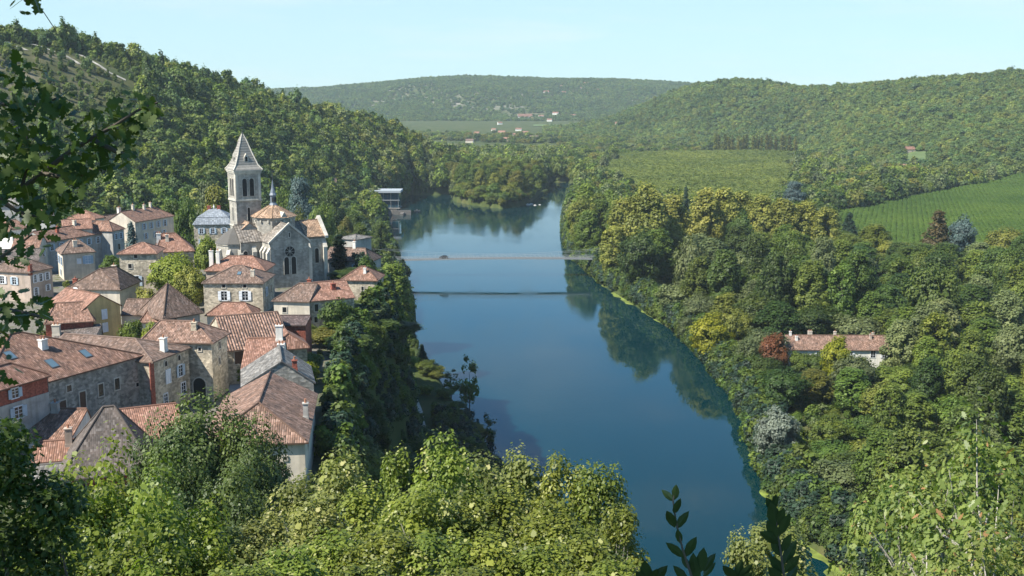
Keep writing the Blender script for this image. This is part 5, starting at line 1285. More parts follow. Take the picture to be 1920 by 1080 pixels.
p = at_z(1550, 393, 8); r = empty('utility_pole', (p.x, p.y, gz(p.x, p.y))); tag(r, 'pale concrete utility pole at the corner of the green vineyard', 'utility pole')
mb = MB(); mb.tube([(0, 0, -1), (0, 0, 8.5)], [.35, .2], 8); mb.build('post', CONC, r); mb = MB(); mb.box(-1.0, -.08, 7.8, 1.0, .08, 8.0); mb.build('crossarm', CONC, r)

# ------------------------------------------------------------------ individual trees
NAMES = dict(round='broadleaf_tree', tall='tall_broadleaf_tree', bush='bush', poplar='poplar_tree', cypress='cypress_tree', conifer='conifer_tree', cedar='cedar_tree', willow='willow_tree', thin='slender_tree')
PLACED = []
def tree(kind, px, top, y, r, fol, label, group=None, hmin=3.0):
    """crown top at photo row `top`, standing at distance y"""
    x = at_y(px, top + 20, y).x; g = gz(x, y); zt = CAMZ + y * float(slope(top)); h = max(hmin, zt - g)
    PLACED.append((x, y, r)); return plant(NAMES[kind], kind, x, y, h, r, label, group, fol, 'bush' if kind == 'bush' else 'tree', z=g)
# left bank, village; dark leaves on the cliff trees stand in for shade
for a in [
    ('tall', 664, 396, 520, 5.0, 'mid', 'big rounded tree in front of the glass fronted hall'),
    ('round', 648, 404, 500, 5.5, 'olive', 'olive green tree between the dark bank tree and the hall'),
    ('tall', 622, 352, 540, 7, 'dark', 'tall dark tree rising right of the church cupola'),
    ('tall', 712, 415, 505, 4.5, 'dark', 'dark tree leaning over the water just before the bridge end'),
    ('round', 600, 368, 460, 6, 'mid', 'middle green tree close behind the church west front'),
    ('cedar', 563, 338, 480, 8.5, 'blue', 'blue grey cedar behind the church cupola'),
    ('round', 535, 340, 520, 6, 'light', 'light green tree right of the bell tower'),
    ('round', 560, 388, 420, 5, 'olive', 'small olive tree directly right of the octagonal dome'),
    ('tall', 675, 420, 470, 5, 'mid', 'leafy tree beside the plain grey building'),
    ('round', 640, 425, 430, 4.5, 'dark', 'dark low tree behind the plain grey building'),
    ('cypress', 635, 440, 262, 2.0, 'cypress', 'narrow black green cypress by the shaded presbytery'),
    ('tall', 738, 494, 345, 7.0, 'light', 'large sunlit tree leaning over the river below the bridge'),
    ('tall', 715, 515, 350, 5.0, 'olive', 'olive tree touching the small square house at the cliff edge'),
    ('tall', 690, 560, 275, 5.5, 'dark', 'dark shaded tree on the cliff under the small square house'),
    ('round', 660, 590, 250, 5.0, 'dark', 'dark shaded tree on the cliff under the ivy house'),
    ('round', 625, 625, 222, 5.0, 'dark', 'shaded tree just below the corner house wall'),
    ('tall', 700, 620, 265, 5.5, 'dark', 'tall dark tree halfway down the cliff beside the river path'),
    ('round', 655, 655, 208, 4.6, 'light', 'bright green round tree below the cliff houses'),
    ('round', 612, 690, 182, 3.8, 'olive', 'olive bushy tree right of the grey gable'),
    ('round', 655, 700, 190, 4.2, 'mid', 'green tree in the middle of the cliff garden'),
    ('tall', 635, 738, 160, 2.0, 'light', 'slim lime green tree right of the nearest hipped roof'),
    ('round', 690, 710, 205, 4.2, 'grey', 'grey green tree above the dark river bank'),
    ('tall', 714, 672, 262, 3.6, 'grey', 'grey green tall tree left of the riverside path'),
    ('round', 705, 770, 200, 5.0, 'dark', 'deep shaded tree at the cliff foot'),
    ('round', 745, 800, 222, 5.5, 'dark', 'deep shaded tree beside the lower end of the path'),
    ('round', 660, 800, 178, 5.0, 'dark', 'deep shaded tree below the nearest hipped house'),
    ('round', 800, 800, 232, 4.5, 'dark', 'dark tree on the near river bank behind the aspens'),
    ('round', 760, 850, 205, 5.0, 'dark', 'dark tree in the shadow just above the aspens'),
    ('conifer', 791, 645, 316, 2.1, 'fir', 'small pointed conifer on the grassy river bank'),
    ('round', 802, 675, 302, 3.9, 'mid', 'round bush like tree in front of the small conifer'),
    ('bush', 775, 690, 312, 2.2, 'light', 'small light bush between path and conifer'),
    ('bush', 822, 728, 299, 2.4, 'olive', 'olive bush on the grassy bank right of the round bush like tree'),
    ('bush', 800, 758, 282, 2.0, 'light', 'light green bush on the grass between path and spindly trees'),
    ('bush', 836, 762, 279, 2.6, 'mid', 'green bush at the foot of the two spindly trees'),
    ('bush', 768, 668, 322, 1.8, 'mid', 'small green bush beside the thin white lamp post'),
    ('round', 812, 690, 303, 3.2, 'olive', 'olive tree at the water edge right of the small conifer'),
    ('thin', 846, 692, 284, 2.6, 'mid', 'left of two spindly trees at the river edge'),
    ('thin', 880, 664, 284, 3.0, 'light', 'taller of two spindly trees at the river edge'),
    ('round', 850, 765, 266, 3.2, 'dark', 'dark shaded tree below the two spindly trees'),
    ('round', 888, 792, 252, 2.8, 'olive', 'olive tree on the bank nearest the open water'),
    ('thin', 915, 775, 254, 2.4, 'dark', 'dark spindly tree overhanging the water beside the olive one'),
    ('round', 322, 468, 221, 5.0, 'light', 'dense round plane tree beside the tall narrow stone house'),
    ('round', 357, 498, 213, 3.3, 'plane', 'olive brown shrub tree right of the plane tree'),
    ('round', 390, 440, 275, 4.6, 'light', 'light green tree in front of the slate mansion'),
    ('round', 352, 435, 300, 4.0, 'mid', 'green tree left of the slate mansion'),
    ('conifer', 246, 415, 279, 3.4, 'blue', 'blue grey fir in front of the far terrace'),
    ('round', 352, 362, 335, 5.5, 'mid', 'rounded tree at the wood edge behind the far terrace'),
    ('round', 318, 370, 345, 5.5, 'dark', 'dark tree at the wood edge behind the far terrace'),
    ('tall', 405, 350, 370, 6.0, 'olive', 'olive tree at the wood edge above the slate mansion'),
    ('cedar', 392, 345, 395, 8, 'grey', 'flat topped grey cedar above the slate mansion'),
    ('round', 208, 476, 255, 2.6, 'mid', 'shrub between terrace and tall narrow house'),
    ('bush', 252, 598, 176, 2.2, 'light', 'bright leafy garden plant in front of the ochre gable house'),
    ('bush', 286, 603, 174, 1.8, 'light', 'small leafy shrub beside the gatehouse roof'),
    ('bush', 277, 540, 212, 2.2, 'plane', 'shrubs on the terrace wall below the plane tree'),
    ('bush', 452, 708, 160, 1.5, 'light', 'yellow green shrub at the street corner'),
    ('bush', 572, 660, 165, 2.4, 'mid', 'dark green shrub beside the small hipped roof'),
    ('bush', 580, 678, 158, 2.0, 'yellow', 'yellowish shrub right of the small hipped roof'),
]: tree(*a)
# ivy over the river side of the ivy house
for (px, top, y, r) in ((622, 562, 190, 2.6), (640, 566, 192, 2.4), (655, 575, 195, 2.4)):
    tree('bush', px, top, y, r, 'dark', 'dark ivy mass climbing the wall under the bright orange roof', 'ivy clumps on the river side wall')
for (px, top) in ((172, 68), (188, 71)):
    p = hit(px, top + 18); plant('fir_tree', 'conifer', p.x, p.y, 13, 3.2, 'dark pointed fir on the skyline of the left hill', 'firs on the left skyline', 'fir')
for px, top in ((411, 130), (464, 152)):
    p = hit(px, top + 22, 500); plant('fir_tree', 'conifer', p.x, p.y, 12, 2.6, 'lone dark fir lower down the left skyline', 'firs low on the left skyline', 'fir')
# right bank, the distinctive ones
for a in [
    ('round', 1335, 585, 328, 6.8, 'yellow', 'bright yellow tree leaning over the right bank'),
    ('round', 1385, 578, 338, 5.2, 'olive', 'olive yellow tree behind the bright yellow tree'),
    ('round', 1312, 545, 368, 6.0, 'grey', 'silvery grey green tree above the bright yellow tree'),
    ('round', 1288, 590, 360, 3.6, 'grey', 'pale grey willow bush at the water just left of the yellow tree'),
    ('round', 1500, 655, 300, 4.2, 'mid', 'green tree hiding the left half of the long house wall'),
    ('round', 1532, 662, 298, 4.2, 'dark', 'dark tree between the rust red tree and the yellow one'),
    ('round', 1610, 668, 296, 3.4, 'mid', 'green tree right of the yellow tree, below the long house'),
    ('round', 1450, 622, 302, 4.8, 'rust', 'rust red tree at the left end of the long house'),
    ('willow', 1404, 632, 304, 4.6, 'willow', 'pale weeping willow left of the rust red tree'),
    ('round', 1572, 628, 291, 4.6, 'yellow', 'yellow tree in front of the long house'),
    ('round', 1462, 762, 229, 5.2, 'silver', 'silver leaved willow at the water edge of the right bank'),
    ('round', 1560, 778, 234, 5.0, 'light', 'lime green tree right of the silver willow'),
    ('conifer', 1760, 393, 485, 9.5, 'brown', 'broad bronze green conifer in front of the vineyard'),
    ('round', 1806, 403, 505, 7, 'blue', 'blue grey spruce right of the bronze conifer'),
    ('conifer', 1286, 348, 560, 3.6, 'fir', 'dark pointed fir between the yellow green plane trees'),
    ('conifer', 1592, 398, 545, 6.5, 'fir', 'dark spruce at the near left corner of the vineyard'),
    ('cedar', 1490, 342, 705, 10, 'blue', 'large blue cedar beside the far house with a red roof'),
    ('round', 1665, 336, 905, 9, 'olive', 'olive yellow round tree on the far edge of the vineyard'),
    ('tall', 1218, 344, 482, 11.5, 'plane', 'tallest yellow green plane tree above the bridge end'),
    ('tall', 1172, 372, 486, 10, 'plane', 'left plane tree by the bridge end'),
    ('tall', 1262, 366, 500, 9.5, 'plane', 'plane tree left of the dark pointed fir'),
    ('tall', 1150, 425, 474, 7.0, 'plane', 'golden green plane tree right at the bridge end'),
    ('tall', 1232, 430, 452, 9.0, 'mid', 'dark shaded plane tree behind the bridge end'),
    ('tall', 1320, 354, 520, 9.5, 'plane', 'plane tree immediately right of the dark pointed fir'),
    ('tall', 1358, 352, 525, 9.5, 'plane', 'second plane tree right of the dark pointed fir'),
    ('round', 1392, 395, 500, 7.0, 'dark', 'dark round tree set in the row of yellow green planes'),
    ('tall', 1392, 358, 535, 9.5, 'plane', 'plane tree standing behind the dark round tree'),
    ('tall', 1430, 366, 525, 9.0, 'plane', 'plane tree right of the dark round tree'),
    ('tall', 1470, 372, 520, 9.0, 'plane', 'plane tree below the large blue cedar'),
    ('tall', 1510, 377, 522, 9.0, 'plane', 'plane tree below the far house with a red roof'),
    ('tall', 1550, 390, 515, 8.5, 'plane', 'last plane tree of the row next to the utility pole'),
    ('tall', 1640, 420, 520, 8.0, 'light', 'green tree at the near edge of the vineyard'),
    ('tall', 1500, 440, 500, 8.0, 'mid', 'tall green tree in front of the plane row'),
    ('tall', 1580, 450, 490, 9.0, 'light', 'broad light green tree below the dark spruce'),
    ('cedar', 1760, 478, 400, 12, 'dark', 'wide flat topped dark cedar above its own deep shade'),
    ('cedar', 1870, 470, 410, 11, 'dark', 'second wide flat topped cedar at the right edge'),
    ('round', 1890, 425, 500, 9, 'olive', 'brownish olive tree at the right edge by the vineyard'),
    ('tall', 1740, 570, 305, 6.5, 'grey', 'grey green tree right of the long house end'),
    ('tall', 1690, 600, 300, 5.5, 'grey', 'grey green tree touching the right end of the long house'),
]: tree(*a)
# the rest of the right bank wood, each tree its own object
CAPX = [1040, 1060, 1100, 1150, 1200, 1285, 1300, 1400, 1500, 1560, 1600, 1650, 1700, 1760, 1800, 1900, 2100]
CAPR = [330, 325, 318, 352, 362, 402, 385, 390, 395, 412, 425, 440, 455, 445, 450, 440, 440]
rng = random.Random(5); cand = []
for _ in range(9000):
    y = 150 + (640 - 150) * rng.random() ** .75; e = float(xr(y)); xm = (2060 - 960) / F * y * 1.02
    x = rng.uniform(e + 3.5, max(e + 4, xm)); cand.append((x, y))
def right_zone(px, y):
    if y > 560: return 'right bank wood beyond the plane trees'
    if y > 430: return 'right bank wood behind the bridge end' if px < 1420 else 'wood between the vineyard and the flat topped cedars'
    if y > 318: return 'bank above the yellow tree' if px < 1420 else 'dark wood behind the long house'
    if y > 262: return 'bank below the rust red tree' if px < 1480 else ('slope in front of the long house' if px < 1690 else 'wood right of the long house')
    return 'riverside below the silver willow' if px < 1640 else 'lower right wood under the oak branches'
KL = {'plane': 'golden green', 'mid': 'middle green', 'dark': 'dark green', 'olive': 'olive green', 'light': 'light green', 'grey': 'grey green'}
nr = 0
for (x, y) in cand:
    if nr >= 245: break
    px, row = pxof(x, y, 8)
    if px > 2040: continue
    s = 7.2 if y < 300 else (9.2 if y < 430 else 11.5)
    if any((x - a) ** 2 + (y - b_) ** 2 < max(s, .62 * (c + s * .6)) ** 2 for a, b_, c in PLACED): continue
    if 1462 < px < 1700 and 300 < y < 328: continue
    if bool(inpoly(np.array([x]), np.array([y]), VINEP)[0]): continue
    edge_ = x - float(xr(y))
    r = rng.uniform(.66, .92) * s * (0.85 if edge_ < 7 else 1); h = rng.uniform(10, 24) * (1.55 if y > 430 else (1.2 if y > 330 else 1)) * (.9 if edge_ < 7 else 1)
    cap = np.interp(px, CAPX, CAPR)
    if 1400 < px < 1710 and y < 305: cap = max(cap, 668 if px > 1610 else 655)
    if 1255 < px < 1420 and y < 325: cap = max(cap, 690)
    if 1405 < px < 1540 and y < 230: cap = max(cap, 890)
    if y < 262: cap = max(cap, 760 + (262 - y) * 1.0 if px < 1640 else 640)
    g = gz(x, y); hm = CAMZ + y * float(slope(cap)) - g
    if hm < 3.2: continue
    h = min(h, hm * rng.uniform(.62, 1))
    kind = 'bush' if h < 6 else ('round' if rng.random() < (.55 if h < 14 else .15) else 'tall')
    if kind == 'tall': r *= .88
    if kind == 'bush': r = min(r, h * .75)
    if y > 480: fol = rng.choice(['mid', 'olive', 'mid', 'light', 'dark'])
    elif y > 318 and px > 1420: fol = rng.choice(['dark', 'mid', 'dark', 'mid', 'grey'])
    else: fol = rng.choice(['mid', 'grey', 'mid', 'mid', 'dark', 'light', 'mid', 'olive'])
    PLACED.append((x, y, r)); nr += 1; zn = right_zone(px, y)
    plant(NAMES[kind], kind, x, y, h, r, '%s %s in the %s' % (KL[fol], 'bush' if kind == 'bush' else ('tall tree' if kind == 'tall' else 'rounded tree'), zn), 'right bank wood, ' + zn, fol, 'bush' if kind == 'bush' else 'tree', z=g)
# island trees
ni = 0
for _ in range(3000):
    y = rng.uniform(815, 1010); x = rng.uniform(-58, 26)
    g = gz(x, y)
    if g < .9 or any((x - a) ** 2 + (y - b_) ** 2 < 49 for a, b_, c in PLACED): continue
    front = y < float(np.interp(x, [-62, -45, -30, -8, 3, 13, 20, 36], [960, 866, 836, 810, 820, 850, 900, 1060])) + 26
    h = rng.uniform(9, 14) if front else rng.uniform(16, 23); ni += 1
    fol = rng.choice(['olive', 'mid', 'light', 'mid']); PLACED.append((x, y, 6))
    plant(NAMES['tall'], 'tall' if not front else 'round', x, y, h, rng.uniform(5.2, 7.2), '%s tree of the wooded island above the weir, %s' % (KL[fol], 'in its front edge' if front else 'further back'), 'island trees', fol, z=g)
    if ni > 85: break
for (px, row, r, h) in ((1022, 364, 3.0, 4.5), (1028, 358, 2.6, 5.0)):
    p = at_z(px, row, 0); plant('bush', 'bush', p.x, p.y, h, r, 'dark low bush standing alone in the water beside the island', 'bushes in the water', 'dark', 'bush', z=-.2)
for i, px in enumerate(range(1338, 1496, 9)):
    p = at_z(px + rng.uniform(-3, 3), 287, 9); plant('poplar_tree', 'poplar', p.x, p.y, rng.uniform(22, 27), 3.0, 'slim upright poplar of the row behind the plantation', 'row of poplars', 'olive')
for q in range(34):
    x = -44 + 66 * (q + rng.uniform(-.3, .3)) / 33; y = float(np.interp(x, [-62, -45, -30, -8, 3, 13, 20, 36], [960, 866, 836, 810, 820, 850, 900, 1060])) + rng.uniform(0, 5)
    plant('bush', 'bush', x, y, rng.uniform(4, 9), rng.uniform(3, 5), 'low willow bush of the thicket along the front of the wooded island', 'island front bushes', rng.choice(['olive', 'mid', 'light']), 'bush', z=max(gz(x, y), -.3))
nc = 0
for _ in range(1500):
    y = rng.uniform(125, 430); e = float(np.interp(y, YE, XE)); pathx = float(np.interp(y, [120, 230, 247, 275, 290, 302, 315, 330, 430], [8, -19, -20, -22.5, -25, -28.5, -33, -36, -46]))
    x = rng.uniform(e + 1.5, pathx - 3); r = rng.uniform(2.6, 4.6)
    if 278 < y < 350 or x > pathx - 3 or any((x - a) ** 2 + (y - b_) ** 2 < (.6 * (r + c)) ** 2 for a, b_, c in PLACED): continue
    g = gz(x, y); h = r * rng.uniform(2.2, 3.4)
    px, row = pxof(x, y, g + h); cap = np.interp(px + r / y * F, [560, 620, 680, 728, 742, 760, 900], [690, 585, 545, 530, 775, 795, 805])
    hm = CAMZ + y * float(slope(cap)) - g; h = min(h, hm)
    if h < 3: continue
    fol = rng.choice(['mid', 'light', 'olive', 'mid', 'dark', 'grey']); PLACED.append((x, y, r)); nc += 1
    zn = 'upper cliff beside the houses' if x < e + 5 and y > 180 else ('slope right of the nearest roofs' if y < 200 else 'cliff foot above the river path')
    plant('broadleaf_tree', 'round' if h < 2.6 * r else 'tall', x, y, h, r, '%s %stree on the %s' % (KL[fol], 'tall ' if h >= 2.6 * r else 'rounded ', zn), 'left bank trees, ' + zn, fol, z=g)
    if nc > 60: break
# undergrowth on the cliff and along the banks
pts, scl = [], []
for _ in range(6500):
    y = rng.uniform(95, 470); e = float(np.interp(y, YE, XE)); l = float(xl(y)); x = rng.uniform(e - 1.5, l - 1)
    pathx = float(np.interp(y, [230, 247, 275, 290, 302, 315, 330], [-19, -20, -22.5, -25, -28.5, -33, -36]))
    if abs(x - pathx) < 2.5 and y > 235: continue
    if x > pathx - 1 and 262 < y < 335: continue
    if 960 + F * x / y > 730 and 250 < y < 335 and x < pathx and rng.random() < .8: continue
    g = gz(x, y)
    if g < .4: continue
    s = rng.uniform(.16, .42) * (1.15 if x < e + 9 else .9); pts.append((x, y, g - .2)); scl.append((s, s, s * rng.uniform(.7, 1.2)))
for _ in range(4200):
    y = rng.uniform(150, 900); x = float(xr(y)) + rng.uniform(-1.2, 6); g = gz(x, y)
    if g < .2: continue
    s = rng.uniform(.16, .40); pts.append((x, y, g - .2)); scl.append((s * 1.7, s * 1.7, s * rng.uniform(1.0, 1.9)))
for _ in range(900):
    y = rng.uniform(470, 800); x = float(xl(y)) - rng.uniform(-.5, 14); g = gz(x, y)
    if g < .2: continue
    s = rng.uniform(.25, .7); pts.append((x, y, g - .2)); scl.append((s, s, s * rng.uniform(.8, 1.3)))
scatter('riverbank_undergrowth', np.array(pts), np.array(scl), 'cliff', 'tangled green undergrowth on the cliff and along both river banks')
# floor of the right bank wood behind the single trees, and trees past the island
X, Y, g2 = jitter_grid(30, 420, 165, 645, 5.0, 8); Z = ground(X, Y); px, py = pxof(X, Y, Z)
k = (X > xr(Y) + 5) & (px < 2100) & ~inpoly(X, Y, VINEP) & (Z > 1) & ~((px > 1455) & (px < 1710) & (Y > 286) & (Y < 326))
s = g2.uniform(.2, .45, len(X))
scatter('wood_understorey', np.stack([X, Y, Z - .3], -1)[k], np.stack([s, s, s * .9], -1)[k], 'low', 'low leafy understorey filling the right bank wood')
X, Y, g2 = jitter_grid(-110, 60, 1000, 1330, 8.0, 9); Z = ground(X, Y); k = (Z > 1.5)
X2, Y2, g3 = jitter_grid(-135, 0, 760, 1010, 6.5, 10); Z2 = ground(X2, Y2); k2 = (Z2 > .6) & (X2 < -47) & (Y2 > 800)
s = g2.uniform(.9, 1.5, len(X)); s2 = g3.uniform(.8, 1.3, len(X2))
scatter('riverside_wood', np.concatenate([np.stack([X, Y, Z - .3], -1)[k], np.stack([X2, Y2, Z2 - .3], -1)[k2]]), np.concatenate([np.stack([s, s, s * 1.3], -1)[k], np.stack([s2, s2, s2 * 1.2], -1)[k2]]), 'low', 'riverside wood behind the island and around the quiet bay')
# village gardens
X, Y, g2 = jitter_grid(-150, -20, 108, 345, 5.5, 11); Z = ground(X, Y); k = (X < np.interp(Y, YE, XE) - 1) & (g2.uniform(size=len(X)) < .22)
s = g2.uniform(.1, .24, len(X))
scatter('garden_greenery', np.stack([X, Y, Z - .2], -1)[k], np.stack([s, s, s], -1)[k], 'low', 'small shrubs in the gaps between the village houses')

# ------------------------------------------------------------------ near trees on the viewer's own slope
NEAR = dict(
    aspen=foliage('aspen leaf', (.18, .215, .036), hue=.015, val=.2, trans=.4, rough=.42, dead=(.93, (.42, .42, .16))),
    aspen2=foliage('aspen leaf paler', (.20, .22, .06), hue=.012, val=.16, trans=.4, rough=.42, dead=(.9, (.45, .42, .18))),
    maple=foliage('maple leaf', (.18, .22, .035), hue=.015, val=.15, trans=.42, rough=.42),
    oak=foliage('oak leaf', (.18, .22, .055), hue=.012, val=.12, trans=.4, rough=.4, dead=(.985, (.40, .22, .10))),
    oakdark=foliage('oak leaf shaded branch', (.065, .105, .022), hue=.01, val=.1, trans=.35, rough=.45),  # darker copy of the oak leaf, shade put into its colour
    laurel=foliage('laurel leaf', (.035, .06, .022), hue=.01, val=.1, trans=.15, rough=.3),
    walnut=foliage('walnut leaf', (.048, .082, .016), hue=.01, val=.1, trans=.25, rough=.5),
)
def near_model(key, shape, H, R, cb, n, per, leaf, seed, tmpl, bark, nl, r0, up=.5, cs=1.0):
    global CLUMP; CLUMP = cs
    model(key, shape, H, R, cb, n, per, leaf, seed, bark, r0, tmpl, nl, up); CLUMP = 1.0
for s in range(3): near_model('aspen/%d' % s, 'tall', 8.5, 2.1, .12, 120, 130, .115, 200 + s, HEART, BARKP, 40, .11, cs=.8)
near_model('maple/0', 'round', 7, 2.6, .1, 110, 130, .13, 210, HEART, BARK, 30, .12, cs=.75)
for s in range(2): near_model('walnut/%d' % s, 'round', 13, 5.6, .06, 80, 520, .25, 215 + s, OVAL, BARK, 24, .25)
for s in range(2): near_model('oak/%d' % s, 'tall', 5.5, 1.9, .1, 62, 62, .088, 220 + s, OAK, BARKP, 34, .12, cs=.66)
def near(kind, px, top, y, r, fol, name, label, group=None, k=None):
    x = at_y(px, top + 40, y).x; g = gz(x, y); h = CAMZ + y * float(slope(top)) - g
    t = plant(name, kind, x, y, h, r, label, group, 'mid', z=g - .1, k=k)
    for c in t.children:
        if c.name.startswith('crown'): c.material_slots[0].link = 'OBJECT'; c.material_slots[0].material = NEAR[fol]
    return t
near('walnut', 322, 775, 87, 4.2, 'walnut', 'walnut_tree', 'left neighbour of the big walnut beside the steep brown roof')
# the big dark walnut and its neighbours at the village edge
near('walnut', 375, 742, 88, 5.4, 'walnut', 'walnut_tree', 'big dark round walnut tree in front of the arched gatehouse')
near('walnut', 468, 788, 86, 4.0, 'walnut', 'walnut_tree', 'lower right half of the dark round walnut, a second stem', None)
near('walnut', 318, 840, 80, 3.6, 'walnut', 'walnut_tree', 'dark round tree below and left of the big walnut')
near('walnut', 425, 870, 74, 4.0, 'walnut', 'walnut_tree', 'dark tree directly under the big walnut')
near('walnut', 560, 905, 72, 2.6, 'walnut', 'walnut_tree', 'small dark tree right of the big walnut')
AL = 'pale leaved aspen of the sunny thicket below the viewpoint'
i = 0
for (px, top, y, r, f, lab) in [
    (640, 842, 44, 2.3, 'aspen2', 'leftmost tall aspen of the sunny thicket'), (745, 832, 42, 1.5, 'aspen', 'slim aspen left of the highest aspen'), (835, 803, 40, 2.0, 'aspen', 'highest aspen of the sunny thicket'),
    (905, 850, 43, 2.2, 'aspen2', 'paler aspen right of the highest aspen'), (985, 832, 41, 2.0, 'aspen2', 'aspen in the middle of the thicket with a wispy top'), (1055, 842, 40, 1.8, 'aspen', 'aspen with its crown against the water'),
    (1125, 858, 39, 1.7, 'aspen', 'aspen with two tufts standing over the water'), (1160, 930, 35, 1.5, 'aspen', 'rightmost aspen of the thicket, beside the water'),
    (560, 880, 46, 2.2, 'aspen2', 'greyish aspen beside the small dark tree'), (590, 930, 36, 2.0, 'aspen2', None), (690, 900, 36, 2.0, 'aspen', None), (790, 900, 33, 1.9, 'aspen', None), (880, 920, 34, 2.0, 'aspen', None),
    (960, 900, 35, 2.0, 'aspen', None), (1040, 930, 33, 1.9, 'aspen', None), (1110, 990, 30, 1.7, 'aspen', None), (500, 960, 33, 1.9, 'aspen2', None), (430, 985, 32, 1.7, 'aspen2', None), (620, 990, 28, 1.7, 'aspen', None), (720, 985, 27, 1.7, 'aspen', None),
    (820, 990, 27, 1.7, 'aspen', None), (930, 995, 27, 1.7, 'aspen', None), (1030, 1010, 26, 1.6, 'aspen', None), (540, 1020, 25, 1.6, 'aspen', None), (1150, 1050, 26, 1.5, 'aspen', None),
    (680, 1050, 22, 1.4, 'aspen', None), (880, 1055, 22, 1.4, 'aspen', None), (450, 1050, 23, 1.5, 'aspen', None)]:
    near('aspen', px, top, y, r, f, 'aspen_tree', lab or AL, None if lab else 'aspens of the sunny thicket', k=i % 3); i += 1
for (px, top, y, r, lab) in [(205, 812, 34, 2.2, 'tallest bright green maple in front of the steep brown roof'), (285, 868, 31, 2.1, 'bright maple right of the tallest maple'), (140, 872, 27, 1.7, 'bright maple beside the dark oak bush'),
    (235, 960, 24, 1.8, 'bright maple in the bottom left corner of the slope'), (330, 985, 24, 1.6, 'lower bright maple at the bottom edge'), (110, 1000, 20, 1.4, 'lowest bright maple at the bottom left edge'), (300, 1050, 20, 1.3, 'small bright maple cut by the bottom edge'), (390, 930, 40, 2.2, 'bright maple under the walnut tree')]:
    near('maple', px, top, y, r, 'maple', 'maple_tree', lab)
for (px, top, y, r, lab) in [(1455, 965, 27, 1.7, 'pale yellowish aspen standing alone over the water'), (1395, 985, 25, .9, 'thin yellowish aspen left of the lone pale one')]:
    near('aspen', px, top, y, r, 'aspen2', 'aspen_tree', lab)
for (px, top, y, r, lab) in [(1870, 745, 14, 1.35, 'tallest oak at the right edge with pale lichened limbs'), (1775, 785, 15, 1.2, 'oak sapling left of the tallest right hand oak'), (1700, 838, 15, 1.15, 'oak with pinkish young shoots'), (1800, 900, 12.5, 1.3, 'oak in front of the tallest right hand oak'),
    (1890, 960, 11, 1.1, 'lowest oak in the right corner'), (1740, 985, 12, .9, 'oak with bare twisting pale twigs'), (1585, 1010, 13, .45, 'small oak shoot at the bottom edge')]:
    near('oak', px, top, y, r, 'oak', 'oak_tree', lab)
